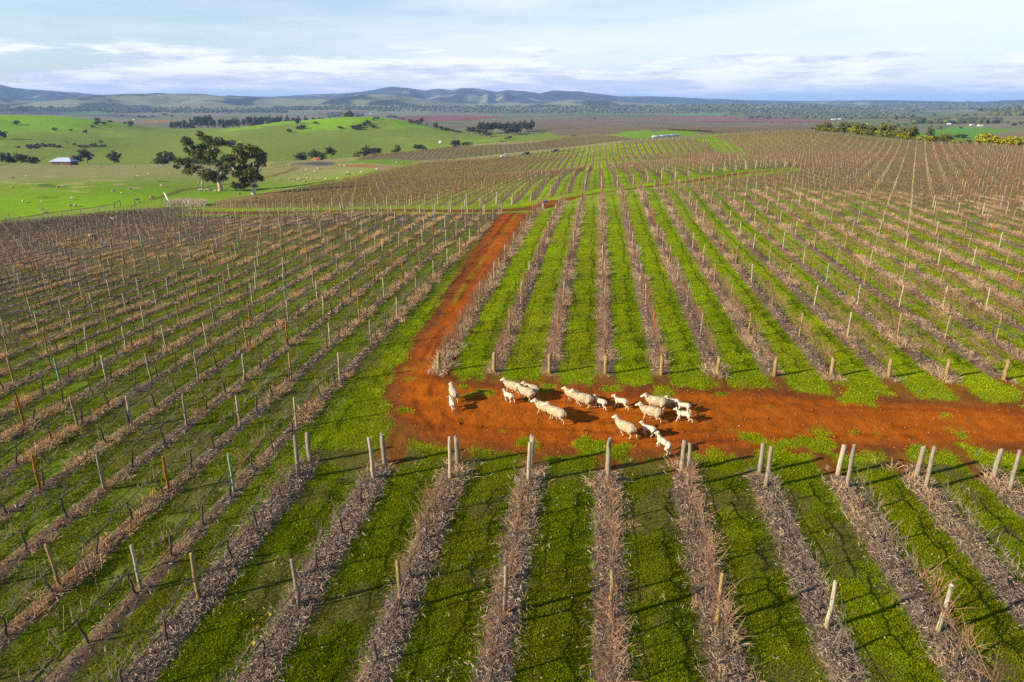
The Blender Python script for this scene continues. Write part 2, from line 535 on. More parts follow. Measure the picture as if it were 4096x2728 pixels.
def replicate(base, offs, rz, sc, tint=None):
    """many copies of one (V, F, C) soup merged into one"""
    V, Fc, C_ = base
    N = len(offs); m = len(V)
    c, s = np.cos(rz), np.sin(rz)
    sc = np.asarray(sc, float)
    if sc.ndim == 1: sc = np.stack([sc] * 3, 1)
    X = V[None] * sc[:, None, :]
    W = np.empty((N, m, 3), np.float32)
    W[:, :, 0] = X[:, :, 0] * c[:, None] - X[:, :, 1] * s[:, None] + offs[:, 0:1]
    W[:, :, 1] = X[:, :, 0] * s[:, None] + X[:, :, 1] * c[:, None] + offs[:, 1:2]
    W[:, :, 2] = X[:, :, 2] + offs[:, 2:3]
    FF = (Fc[None] + (np.arange(N) * m)[:, None, None]).reshape(-1, Fc.shape[1])
    CC = np.broadcast_to(C_[None], (N, m, 3))
    if tint is not None:
        CC = CC * tint[:, None, :]
    return W.reshape(-1, 3), FF, CC.reshape(-1, 3)


def soup(mb):
    return np.concatenate(mb.v), np.concatenate(mb.f), np.concatenate(mb.c)


def join(parts):
    V = []; Fc = []; C_ = []; k = 0
    for a, b, c in parts:
        V.append(a); Fc.append(b + k); C_.append(c); k += len(a)
    return np.concatenate(V), np.concatenate(Fc), np.concatenate(C_)


# ------------------------------------------------------------------ materials
def mat_col(name, rough=0.9, noise=0.0, nscale=6.0, bump=0.0, bscale=20.0, spec=0.2, trans=0.0, stretch=None, bdist=0.02):
    """colour from the mesh's Col attribute, broken up by noise"""
    m = bpy.data.materials.new(name); m.use_nodes = True
    t = NT(m.node_tree)
    a = t.n('ShaderNodeAttribute', attribute_name='Col')
    col = a.outputs['Color']
    tcn = t.n('ShaderNodeTexCoord')
    vec = tcn.outputs['Object']
    if stretch:
        mp = t.n('ShaderNodeMapping'); mp.inputs['Scale'].default_value = stretch
        t.l(vec, mp.inputs[0]); vec = mp.outputs[0]
    if noise:
        f = t.noise(vec, nscale, 5.0, .65)
        g = t.ss(f, .28, .72, 1 - noise, 1 + noise)
        cm = t.n('ShaderNodeCombineXYZ')
        for i in range(3): t.l(g, cm.inputs[i])
        col = t.mix(1.0, col, cm.outputs[0], 'MULTIPLY')
    b = t.n('ShaderNodeBsdfPrincipled')
    t.l(col, b.inputs['Base Color'])
    b.inputs['Roughness'].default_value = rough
    b.inputs['Specular IOR Level'].default_value = spec
    if bump:
        bn = t.n('ShaderNodeBump'); bn.inputs['Strength'].default_value = bump; bn.inputs['Distance'].default_value = bdist
        t.l(t.noise(vec, bscale, 4.0, .6), bn.inputs['Height']); t.l(bn.outputs[0], b.inputs['Normal'])
    out = t.n('ShaderNodeOutputMaterial')
    if trans:
        tr = t.n('ShaderNodeBsdfTranslucent'); t.l(col, tr.inputs[0])
        mx = t.n('ShaderNodeMixShader'); mx.inputs[0].default_value = trans
        t.l(b.outputs[0], mx.inputs[1]); t.l(tr.outputs[0], mx.inputs[2]); t.l(mx.outputs[0], out.inputs[0])
    else:
        t.l(b.outputs[0], out.inputs[0])
    return m


M_LEAF = mat_col('leaf', .75, .25, 3.0, trans=.25, spec=.15)
M_GRASS = mat_col('grass_blade', .85, .12, 2.0, trans=.30, spec=.0)
M_STRAW = mat_col('dry_grass', .9, .2, 8.0, trans=.2, spec=.0)
M_BARK = mat_col('bark', .95, .35, 9.0, .6, 25.0, .05)
M_TREEBARK = mat_col('tree_bark', .9, .35, .8, .5, 3.0, .1, bdist=.1)
M_POST = mat_col('weathered_timber', .92, .4, 7.0, .7, 18.0, .08, stretch=(6, 6, .8), bdist=.012)
M_WOOL = mat_col('wool', .97, .34, 9.0, .9, 48.0, .03, bdist=.02)
M_PAINT = mat_col('car_paint', .25, 0, spec=.5)
M_GLASS = mat_col('dark_glass', .08, 0, spec=.6)
M_RUBBER = mat_col('rubber', .85, .1, 20., spec=.1)
M_ROOF = mat_col('metal_roof', .35, .1, 1.2, spec=.5)
M_BRICK = mat_col('brick', .9, .25, 3.0, .3, 8., .1)
M_PLAIN = mat_col('matt', .85, .12, 2.0, spec=.1)


def ground_material():
    m = bpy.data.materials.new('ground'); m.use_nodes = True
    t = NT(m.node_tree)
    col = t.n('ShaderNodeAttribute', attribute_name='Col').outputs['Color']
    strip_c = t.n('ShaderNodeAttribute', attribute_name='StripCol').outputs['Color']
    row = t.n('ShaderNodeAttribute', attribute_name='Row').outputs['Fac']
    vine = t.n('ShaderNodeAttribute', attribute_name='Vine').outputs['Fac']
    half = t.n('ShaderNodeAttribute', attribute_name='Half').outputs['Fac']
    rough_a = t.n('ShaderNodeAttribute', attribute_name='Rough').outputs['Fac']
    vec = t.n('ShaderNodeTexCoord').outputs['Object']
    n1 = t.noise(vec, .22, 4.0, .6)
    n2 = t.noise(vec, 1.6, 5.0, .65)
    n3 = t.noise(vec, 9.0, 5.0, .7)
    # strip of soil and litter under each vine row
    fr = t.math('ABSOLUTE', t.math('SUBTRACT', t.math('FRACT', row), .5))       # .5 on the row, 0 between rows
    dist = t.math('SUBTRACT', .5, fr)
    wob = t.math('ADD', t.math('MULTIPLY', t.math('SUBTRACT', n2, .5), .28), t.math('MULTIPLY', t.math('SUBTRACT', n3, .5), .16))
    q = t.math('SUBTRACT', t.math('ADD', dist, wob), half)
    s = t.math('MULTIPLY', t.ss(q, -.035, .035, 1.0, 0.0), vine)
    c = t.mix(s, col, strip_c)
    # broken colour
    v = t.math('ADD', t.math('ADD', t.math('MULTIPLY', t.math('SUBTRACT', n1, .5), .7), t.math('MULTIPLY', t.math('SUBTRACT', n2, .5), .9)), t.math('MULTIPLY', t.math('SUBTRACT', n3, .5), 1.3))
    g = t.math('ADD', 1.0, t.math('MULTIPLY', v, rough_a))
    g = t.math('MAXIMUM', g, .25)
    cm = t.n('ShaderNodeCombineXYZ')
    for i in range(3): t.l(g, cm.inputs[i])
    c = t.mix(1.0, c, cm.outputs[0], 'MULTIPLY')
    b = t.n('ShaderNodeBsdfPrincipled')
    t.l(c, b.inputs['Base Color']); b.inputs['Roughness'].default_value = .95; b.inputs['Specular IOR Level'].default_value = .05
    bn = t.n('ShaderNodeBump'); bn.inputs['Strength'].default_value = .8; bn.inputs['Distance'].default_value = .09
    hh = t.math('ADD', t.math('MULTIPLY', n2, .8), t.math('MULTIPLY', n3, .55))
    t.l(hh, bn.inputs['Height']); t.l(bn.outputs[0], b.inputs['Normal'])
    o = t.n('ShaderNodeOutputMaterial'); t.l(b.outputs[0], o.inputs[0])
    return m


M_GROUND = ground_material()

# ------------------------------------------------------------------ the ground, one sheet cut into its kinds
AL0, AL1, DA = math.radians(-58), math.radians(58), math.radians(.15)
aa = np.arange(AL0, AL1 + DA, DA)
rr = [4.5]
while rr[-1] < 26000:
    rr.append(rr[-1] * 1.009)
rr = np.array(rr)
AA, RR = np.meshgrid(aa, rr, indexing='ij')
gx = (RR * np.sin(AA)).ravel(); gy = (RR * np.cos(AA)).ravel()
gz = hgt(gx, gy)
gr = RR.ravel()
NG = len(gx)
col = np.zeros((NG, 3)); stripc = np.zeros((NG, 3)); rowc = np.zeros(NG); vine = np.zeros(NG); half = np.full(NG, .17); rough = np.full(NG, .55)
kind = np.zeros(NG, int)          # 0 vineyard ground, 1 red road, 2 paddock, 3 plain, 4 hills
nA = fbm(gx, gy, .12, 4); nB = fbm(gx, gy, .9, 3, 7.); nC = fbm(gx, gy, 1 / 60., 4, 31.)


def lerp(a, b, t):
    t = np.asarray(t)[:, None]
    return np.asarray(a) * (1 - t) + np.asarray(b) * t


def sst(x, lo, hi):
    t = np.clip((x - lo) / (hi - lo), 0, 1)
    return t * t * (3 - 2 * t)


G_BRIGHT = np.array((.205, .285, .003)); G_DEEP = np.array((.125, .180, .003)); G_OLIVE = np.array((.180, .195, .014)); RED = np.array((.335, .080, .004)); RED_D = np.array((.190, .042, .004))
LITTER = np.array((.120, .084, .060)); STRAW = np.array((.24, .175, .10)); LITTER_R = np.array((.135, .080, .046))

# default: far plain, dull green and tan
pn = fbm(gx, gy, 1 / 420., 4, 2.)
col[:] = lerp((.10, .125, .035), (.17, .15, .075), sst(pn, .35, .65))
kind[:] = 3
near = gr < 1330
# paddock and the green hills: everything left and near that is not vineyard
pad = near & (np.arctan2(gx, gy) < math.radians(2.0)) & (gr > 60)
pc = lerp(G_BRIGHT * 1.15, G_OLIVE * 1.15, sst(nC * .6 + nA * .4, .42, .62))
col[pad] = pc[pad]; kind[pad] = 2
flat_pad = near & (gr < 380) & (gx < 10)
pc2 = lerp((.155, .285, .003), (.165, .215, .018), np.clip(sst(nC * .6 + nA * .4, .40, .60) * .8 + sst(gx, -150, -60) * .5 + sst(gr, 250, 340) * .35, 0, 1))
col[flat_pad & pad] = pc2[flat_pad & pad]
olive_edge = pad & (gr > 340) & (gr < 520)
col[olive_edge] = lerp(pc2, np.array((.235, .215, .075)), np.clip((gr - 330) / 60, 0, 1))[olive_edge]
hill = pad & (gr > 520)
hc = lerp((.165, .300, .003), (.155, .200, .022), sst(nC * .65 + nA * .35 + np.clip((-17 - gz) / 40, -.4, .3), .44, .64))
col[hill] = hc[hill]
rough[pad] = .75


def paint(poly, c, k=None, soft=0.0, amt=1.0, rg=None):
    d = sdf(gx, gy, poly) if soft else None
    f = sst(-d + (nB - .5) * soft, -soft * .5, soft * .5) if soft else inpoly(gx, gy, poly).astype(float)
    f = f * amt
    i = f > 0
    col[i] = lerp(col[i], np.asarray(c), f[i])
    if k is not None:
        kind[f > .5] = k
    if rg is not None:
        rough[f > .5] = rg


C1 = lambda l: Z(l, .5945, 0, 300)
C2 = lambda l: Z(l, .5945, 1300, 300)
C3 = lambda l: Z(l, .5945, 2696, 300)
FIELDS = [
    (C1([(0, 238), (400, 243), (760, 262), (1100, 278), (1000, 290), (600, 275), (300, 262), (0, 262)]), (.085, .06, .06)),
    (C1([(390, 256), (440, 246), (700, 244), (760, 262), (560, 268)]), (.075, .19, .03)),
    (C1([(1270, 272), (1330, 256), (1540, 250), (1500, 275)]), (.24, .16, .12)),
    (C1([(1510, 276), (1560, 250), (1900, 240), (2120, 240), (2140, 262), (1700, 280)]), (.16, .17, .075)),
    (C1([(2130, 245), (2180, 235), (2355, 232), (2480, 240), (2400, 260), (2160, 268)]), (.17, .055, .045)),
    (C1([(900, 322), (1000, 306), (1190, 304), (1150, 318)]), (.30, .15, .03)),
    (C1([(760, 285), (1100, 290), (1240, 300), (1000, 306), (800, 300)]), (.12, .14, .05)),
    (C2([(200, 262), (300, 247), (620, 240), (760, 246), (880, 270), (430, 276)]), (.16, .17, .07)),
    (C2([(470, 290), (540, 276), (900, 271), (1190, 285), (1010, 302), (620, 312)]), (.20, .06, .05)),
    (C2([(830, 350), (1000, 312), (1250, 285), (1450, 274), (1900, 279), (2355, 300), (2740, 322), (3300, 330), (3100, 380), (2600, 388), (2350, 375), (1900, 398), (1650, 410), (1420, 382), (1380, 350), (960, 362)]), (.155, .105, .055)),
    (C2([(1000, 310), (1300, 284), (1460, 274), (1780, 277), (1500, 300), (1200, 330), (900, 348)]), (.15, .135, .075)),
    (C2([(1690, 252), (1750, 242), (1900, 240), (1990, 256), (1850, 264)]), (.10, .17, .04)),
    (C2([(1200, 240), (1280, 236), (1340, 246), (1240, 254)]), (.09, .17, .035)),
    (C3([(0, 262), (200, 254), (420, 258), (640, 264), (420, 276), (0, 272)]), (.10, .21, .04)),
    (C3([(-300, 288), (0, 279), (400, 274), (900, 298), (1240, 318), (900, 323), (200, 316), (0, 301)]), (.20, .085, .06)),
    (C3([(480, 270), (800, 276), (1000, 290), (780, 292)]), (.22, .15, .12)),
    (C3([(1240, 322), (1400, 312), (1900, 344), (1800, 368), (1560, 352)]), (.115, .14, .05)),
    (C3([(1560, 395), (1740, 380), (1900, 345), (2355, 368), (2700, 372), (2120, 402), (2060, 440), (1640, 425)]), (.10, .235, .012)),
    (C3([(2110, 412), (2200, 385), (2355, 364), (2600, 370), (2700, 440), (2100, 440)]), (.20, .155, .07)),
    (C3([(1270, 272), (1420, 266), (1400, 280), (1290, 284)]), (.22, .10, .06)),
    (Z([(100, 152), (350, 105), (800, 72), (1100, 78), (1500, 108), (2000, 140), (1900, 176), (1660, 186), (1240, 160), (820, 200), (500, 217), (330, 188)], .2548, 2400, 500), (.14, .26, .006)),
]
for poly, c in FIELDS:
    wp = Gpoly(poly)
    i = inpoly(gx, gy, wp)
    f = i.astype(float) * .92
    col[i] = lerp(col[i], np.asarray(c), f[i])
    kind[i] = 3
# brown field furrows and the soft mosaic of far paddocks
fur = (kind == 3) & (gr > 1330)
col[fur] *= (0.82 + .36 * fbm(gx, gy, 1 / 70., 3, 44.))[fur][:, None]

# right-hand hills
rh = (np.arctan2(gx, gy) > math.radians(30)) & (gr > 1000) & (gr < 3200) & (gz > -34)
col[rh] = lerp((.075, .15, .03), (.10, .12, .04), sst(fbm(gx, gy, 1 / 160., 3, 71.), .4, .6))[rh]
kind[rh] = 2

# far wooded range
mt = gr > 3300
mh = mountains(gx[mt], gy[mt])
mc = lerp((.185, .20, .10), (.030, .045, .028), sst(fbm(gx[mt], gy[mt], 1 / 260., 5, 51.) + np.clip((gr[mt] - 5600) / 9000, -.06, .22) + .12 * fbm(gx[mt], gy[mt], 1 / 60., 2, 5.), .52, .62))
f = np.clip(mh / 14, 0, 1)
col[mt] = lerp(col[mt], mc, f)
kind[np.where(mt)[0][mh > 12]] = 4

# straw patches in the paddock
ZA = lambda l: Z(l, .2972, 0, 500)
STRAWP = [(1500, 748, 220, 12), (1000, 795, 200, 10), (1100, 833, 150, 9), (1050, 770, 180, 8), (1030, 888, 170, 10), (420, 790, 170, 8), (80, 780, 90, 8), (540, 853, 130, 8), (1820, 847, 120, 8), (1620, 802, 140, 8), (1990, 720, 110, 7), (1620, 697, 110, 6), (1310, 697, 90, 5), (700, 694, 130, 5), (1320, 750, 400, 7)]
for x, y, a_, b_ in STRAWP:
    q = Gpoly(ZA([(x + a_ * math.cos(t), y + b_ * math.sin(t)) for t in np.linspace(0, 2 * math.pi, 14)[:-1]]))
    i = inpoly(gx + (nB - .5) * 5, gy + (nA - .5) * 14, q)
    col[i] = lerp(col[i], (.36, .29, .10), np.full(i.sum(), .8))
DARKP = [(620, 815, 120, 22), (760, 830, 120, 8), (650, 975, 150, 10), (2200, 760, 90, 12)]
for x, y, a_, b_ in DARKP:
    q = Gpoly(ZA([(x + a_ * math.cos(t), y + b_ * math.sin(t)) for t in np.linspace(0, 2 * math.pi, 14)[:-1]]))
    i = inpoly(gx, gy, q); col[i] = lerp(col[i], (.055, .075, .02), np.full(i.sum(), .7))
# wheel tracks across the paddock, the dam bank
ZB = lambda l: Z(l, .2972, 600, 500)


def track(px, wd, c, amt=.8):
    pl = np.array([G(*q)[:2] for q in px])
    d = segdist(gx, gy, pl, False)
    f = sst(wd - d + (nB - .5) * wd, 0, wd * .6) * amt
    i = f > 0; col[i] = lerp(col[i], np.asarray(c), f[i])


track(ZB([(30, 1003), (200, 955), (420, 880), (650, 845), (1000, 800), (1250, 770)]), 2.2, (.10, .075, .015))
track(ZB([(1500, 720), (1750, 660), (1950, 590), (1980, 565)]), 2.4, (.16, .085, .02))
track(ZB([(1650, 540), (1850, 500), (2100, 480), (2200, 470)]), 2.2, (.10, .10, .02))
track(ZA([(0, 1285), (350, 1235), (800, 1165), (1250, 1110), (1530, 1070)]), 1.6, (.10, .05, .015), .9)
track(ZA([(0, 1305), (350, 1262), (800, 1190), (1250, 1130), (1500, 1095)]), 2.2, (.22, .18, .09), .7)
track(Z([(0, 545), (600, 430), (1000, 405), (1300, 360), (1600, 330), (2200, 255)], .2972, 0, 500)[:-1], 1.8, (.06, .085, .015), .6)
paint(Gpoly(ZB([(1840, 545), (1900, 520), (2000, 515), (2200, 500), (2355, 490), (2500, 500), (2480, 545), (2300, 555), (2000, 552)])), (.19, .155, .10), 2, 3)
paint(Gpoly(ZB([(1900, 520), (2050, 524), (2250, 545), (2340, 545), (2480, 530), (2480, 505), (2300, 492), (2150, 500)])), (.085, .08, .075), 2, 2)
paint(Gpoly(Z([(110, 212), (320, 205), (420, 210), (450, 225), (300, 222), (180, 218)], .6686, 1250, 520)), (.28, .12, .035), 2, 3)
paint(Gpoly(Z([(380, 210), (480, 205), (510, 222), (470, 240), (400, 245)], .6686, 1250, 520)), (.22, .16, .07), 2, 3)
for l in ([(150, 195), (700, 130), (640, 190), (560, 210), (420, 205), (300, 195)],):
    paint(Gpoly(Z(l, .6686, 1250, 520)), (.12, .20, .012), 2, 3)

# ---- vineyard ground
xs, ys = gx, gy
blk = np.zeros(NG, int)       # 1 near, 2 mid/right, 3 second, 4 left, 5 third
strip_y = (ys > 4) & (ys < 600) & (gr < 620)
ya, yfm = y_anchor_near(xs), y_front_mid(xs)
rfs = RIGHT_FAR[np.argsort(RIGHT_FAR[:, 0])]
les = LEFT_EDGE[np.argsort(LEFT_EDGE[:, 0])]
mid_back = np.where(xs < 48, y_back_mid(xs), np.interp(xs, rfs[:, 0], rfs[:, 1]))
blk[strip_y & (xs > -11.6) & (ys < ya + 1.2)] = 1
blk[strip_y & (xs > -8.9) & (ys > yfm - 1.3) & (ys < mid_back + .8)] = 2
blk[inpoly(xs, ys, B2ALL) & strip_y] = 3
lback = np.minimum(np.where(xs > -95, y_back_left(xs), 1e9), np.interp(xs, les[:, 0], les[:, 1]))
blk[strip_y & (xs < -11.7) & (ys < lback + .8)] = 4
blk[inpoly(xs, ys, B3)] = 5
# everything between the blocks (headlands, verges) is grass as well
head = strip_y & (blk == 0) & (((xs > -95) & (ys < y_front_2(xs) + 1) & (ys < 150)) | ((xs > -95) & (xs < 60) & (ys > 85) & (ys < y_front_2(xs) + 2)) | ((xs > 10) & (ys < np.maximum(mid_back, 200)))) & (ys < np.where(xs < -11.7, y_front_2(xs), 1e9))
gcol = lerp(G_DEEP, G_BRIGHT, sst(nA * .6 + nB * .4, .30, .62))
gcol = lerp(gcol, G_OLIVE, sst(fbm(gx, gy, .25, 3, 77.), .52, .70) * .7)
soil = sst(fbm(gx, gy, .55, 4, 88.), .54, .68) * np.where((blk == 1) | (blk == 4), .8, .25)
gcol = lerp(gcol * np.where((blk == 1) | (blk == 4), .72, 1.0)[:, None], np.array((.105, .075, .025)), soil)  # near and left blocks darkened: foreground vignetting painted into the grass colour
vy = (blk > 0) | head
kind[vy] = 0
col[vy] = gcol[vy]
rough[vy] = .75
i4 = blk == 4
dl = np.clip((np.hypot(xs, ys) - 36) / 60, 0, 1)
col[i4] = lerp(lerp(gcol, (.085, .105, .022), np.full(NG, .35)), (.105, .078, .052), sst(dl, .2, 1.0) * .9)[i4]
i3 = blk == 3
col[i3] = lerp(gcol * 1.05, (.15, .11, .045), sst(-xs, 14, 62) * .7 + sst(xs, 25, 48) * .55)[i3]
i2 = (blk == 2)
col[i2] = lerp(gcol, (.17, .125, .04), np.clip(sst(ys, 70, 170) * .65 + sst(xs - ys * .10, 14, 48) * .5, 0, .88))[i2]
i5 = blk == 5
col[i5] = np.array((.15, .125, .05))
for b_, (x0, sp) in {1: (X0, SP), 2: (X0, SP), 3: (X0, SP), 4: (XL, SPL)}.items():
    i = blk == b_
    rowc[i] = ((xs - x0) / sp)[i] + 100
    vine[i] = 1
th3 = math.radians(-9)
rowc[i5] = ((xs * math.cos(th3) - ys * math.sin(th3)) / 3.2)[i5] + 400; vine[i5] = .8
half[blk == 1] = .165; half[i2] = .175; half[i3] = .19; half[i4] = .135
sl = lerp(LITTER, LITTER_R, sst(nA, .35, .65))
sl = lerp(sl, STRAW * .8, sst(nB, .55, .7) * .6)
stripc[:] = sl
stripc[i3] = lerp((.16, .105, .06), (.20, .11, .045), sst(-xs, 15, 70))[i3]
stripc[i5] = (.14, .10, .05)
stripc[i2] = lerp(sl * np.array((1.25, 1.18, 1.05)), (.21, .14, .075), sst(ys, 60, 140) * .6)[i2]
stripc[i4] = lerp(sl, (.105, .062, .032), sst(nB, .35, .6) * .7)[i4]
# row ends fade into the headland
fade = np.ones(NG)
fade[blk == 1] = sst(ya + .9 + (nB - .5) * 1.5 - ys, 0, 1.0)[blk == 1]
fade[i2] = (sst(ys - yfm + 1.0 + (nB - .5) * 1.2, 0, .9) * sst(mid_back - ys + .5, 0, 1.5))[i2]
fade[i4] = sst(lback - ys + .5, 0, 1.5)[i4]
fade[i3] = sst(ys - y_front_2(xs) + .5, 0, 1.5)[i3]
vine *= fade

# ---- red roads
dR = sdf(gx, gy, ROAD)
edge = -.35 + ((nB - .5) * 1.1 + (nA - .5) * 1.0) * np.where(gy > 38, .45, 1.0) + (fbm(gx, gy, 3.0, 2, 5) - .5) * .7
fR = sst(-(dR + edge), -.30, .35)
# bare ground runs up between the grass fingers to the row ends
fr_row = np.abs(((xs - X0) / SP) - np.round((xs - X0) / SP)) * SP
finger = sst(.62 + (nB - .5) * .5 - fr_row, -.15, .25) * (sst(ys - ya + .9, 0, .8) * sst(yfm - ys + .4, 0, .6)) * (xs > -9.6)
fR = np.maximum(fR, finger * .9 * (ys > 23) * (ys < 37))
weeds = sst(fbm(gx, gy, .8, 3, 63.), .62, .70) * (1 - sst(-dR, 1.2, 2.6)) * .8 * (gy < 36)
fR = fR * (1 - weeds)
verge = strip_y & (ys < 40) & (ys > 20)
rutn = np.zeros(NG)
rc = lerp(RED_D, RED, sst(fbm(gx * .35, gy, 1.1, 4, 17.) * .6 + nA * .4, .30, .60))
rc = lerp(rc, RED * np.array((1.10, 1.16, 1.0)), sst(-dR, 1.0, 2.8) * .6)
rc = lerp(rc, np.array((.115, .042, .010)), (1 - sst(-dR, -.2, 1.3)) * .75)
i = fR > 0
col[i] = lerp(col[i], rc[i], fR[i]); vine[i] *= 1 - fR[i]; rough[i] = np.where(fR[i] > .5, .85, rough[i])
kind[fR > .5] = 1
arc = np.zeros(NG)
for off, wd_ in ((1.3, .22), (2.2, .2), (3.2, .24), (4.3, .22), (5.4, .25)):
    arc = np.maximum(arc, sst(wd_ - np.abs(-dR - off + (nA - .5) * .8), 0, .15) * (fbm(gx, gy, .22, 3, off * 9) > .47))
arc *= (gy < 60) * fR
i = arc > 0
col[i] = lerp(col[i], RED_D * .85, arc[i] * .6)
# middle grass line of the side track
mid_line = np.abs(xs - (-9.95 - .012 * (ys - 40)) + (nA - .5) * .8) < .25
ml = mid_line & (ys > 46) & (ys < 92) & (fbm(gx, gy, .5, 2, 8.) > .47)
col[ml] = lerp(col[ml], gcol[ml] * .8, np.clip(1 - np.abs(xs - (-9.95 - .012 * (ys - 40))) / .25, 0, 1)[ml] * .75)
wt = (np.abs(xs - (-10.55 - .012 * (ys - 40))) < .32) & (ys > 40) & (ys < 93)
col[wt] = lerp(col[wt], np.array((.15, .045, .010)), np.full(wt.sum(), .55))
dC = segdist(gx, gy, CROSS_L, False)
wC = np.interp(gx, [-92, -60, -30, -12, 0, 30, 44], [3.0, 3.6, 4.2, 4.8, 1.7, 1.7, .6])
fC = sst(wC - dC + (nB - .5) * 2.0, 0, .9) * strip_y
i = fC > 0
col[i] = lerp(col[i], (rc * .92)[i], fC[i] * .95); vine[i] *= 1 - fC[i]; kind[fC > .5] = 1
d2 = segdist(gx, gy, STRIP2, False)
i = d2 < 4.5; col[i] = np.array((.14, .25, .008)); vine[i] = 0; kind[i] = 0
i = (np.abs(d2 - 1.0) < .6) & (nB > .4); col[i] = np.array((.17, .15, .02))

# surface relief: clods and wheel ruts on the road, a low mound under each row
gz2 = gz.copy()
gz2 += fR * (fbm(gx, gy, 2.2, 3, 19.) - .5) * .10 - arc * .03
nearm = gr < 130
dd = np.abs(rowc - np.round(rowc))
gz2 += np.where((vine > .01) & nearm, .10 * vine * np.clip(1 - dd / .20, 0, 1), 0)
gz2 += np.where(vy & nearm & (fR < .5), (fbm(gx, gy, 1.7, 3, 29.) - .5) * .10, 0)

idx = np.arange(NG).reshape(AA.shape)
q0 = np.stack([idx[:-1, :-1], idx[1:, :-1], idx[1:, 1:], idx[:-1, 1:]], -1).reshape(-1, 4)
fk = kind[q0[:, 0]]
Vg = np.stack([gx, gy, gz2], 1)
for k, nm, lab in [(0, 'ground', 'green grass alleys and brown litter strips of the vineyard ground'), (1, 'dirt_road', 'rust red dirt road curving from the side track past the sheep'),
                   (2, 'paddock', 'bright green grazing paddock and rolling green hills left of the vineyard'), (3, 'plain', 'patchwork of brown, red and green fields on the far plain'),
                   (4, 'hills', 'long blue wooded range of hills on the horizon')]:
    fs = q0[fk == k]
    used, inv = np.unique(fs.ravel(), return_inverse=True)
    me = new_mesh(nm, Vg[used], inv.reshape(-1, 4), [M_GROUND], True,
                  {'Col': col[used], 'StripCol': stripc[used], 'Row': rowc[used], 'Vine': vine[used], 'Half': half[used], 'Rough': rough[used]})
    tag(link(nm, me), lab, None, None, 'structure')

# ------------------------------------------------------------------ lookups on the ground sheet
NR_ = len(rr)


def cell(x, y):
    a = np.arctan2(x, y); r = np.hypot(x, y)
    ia = np.clip(np.round((a - AL0) / DA).astype(int), 0, len(aa) - 1)
    ir = np.clip(np.round(np.log(np.maximum(r, 4.5) / 4.5) / math.log(1.009)).astype(int), 0, NR_ - 1)
    return ia * NR_ + ir


def inview(x, y, mu=0.12, mv=0.12, up=1.0):
    z = hgt(x, y)
    u, v, d = project(np.stack([x, y, z + up], 1))
    return (d > 1) & (u > -4096 * mu) & (u < 4096 * (1 + mu)) & (v < 2728 * (1 + mv)), d, z


ORD = ['first', 'second', 'third', 'fourth', 'fifth', 'sixth', 'seventh', 'eighth', 'ninth', 'tenth', 'eleventh', 'twelfth', 'thirteenth', 'fourteenth', 'fifteenth', 'sixteenth',
       'seventeenth', 'eighteenth', 'nineteenth', 'twentieth', 'twenty-first', 'twenty-second', 'twenty-third', 'twenty-fourth', 'twenty-fifth', 'twenty-sixth', 'twenty-seventh', 'twenty-eighth']


def od(i):
    return ORD[i] if i < len(ORD) else 'far'


# ------------------------------------------------------------------ trellis posts
POST_COL = {'grey': (.225, .18, .125), 'pale': (.33, .27, .18), 'tan': (.25, .17, .07), 'rust orange': (.27, .11, .02), 'pale green': (.17, .25, .18)}


def post_mesh(r, h, c, seed, sides=9):
    rs = np.random.RandomState(seed)
    mb = MB()
    zz = np.array([-.25, 0, .25, .5, .75, .985, 1.0]) * 1.0
    P = np.stack([rs.randn(7) * .008, rs.randn(7) * .008, np.where(zz < 0, -.25, zz * h)], 1)
    R = r * np.array([1.06, 1.05, 1.02, 1.0, .97, .95, .86]) * (1 + rs.randn(7) * .02)
    cc = np.array(c)
    mb.tube(P, R, cc, sides)
    V, Fc, C_ = soup(mb)
    zf = np.clip(V[:, 2] / h, 0, 1)
    C_ = C_ * (0.85 + .3 * rs.rand(len(V)))[:, None]
    C_ = lerp(C_ * np.array((.85, .62, .40)), C_, sst(zf, .02, .22))      # earth-stained foot
    C_[-2:] = cc * 1.2
    return V, Fc, C_


posts = []       # x, y, height, radius, colour, label parts
pr = random.Random(3)


def pcol(b):
    q = pr.random()
    if b == 'left':
        return 'rust orange' if q < .09 else 'pale green' if q < .12 else 'tan' if q < .28 else 'grey' if q < .45 else 'pale'
    return 'rust orange' if q < .06 else 'pale green' if q < .10 else 'tan' if q < .4 else 'grey' if q < .62 else 'pale'


def wide(k, b):
    return od(k)


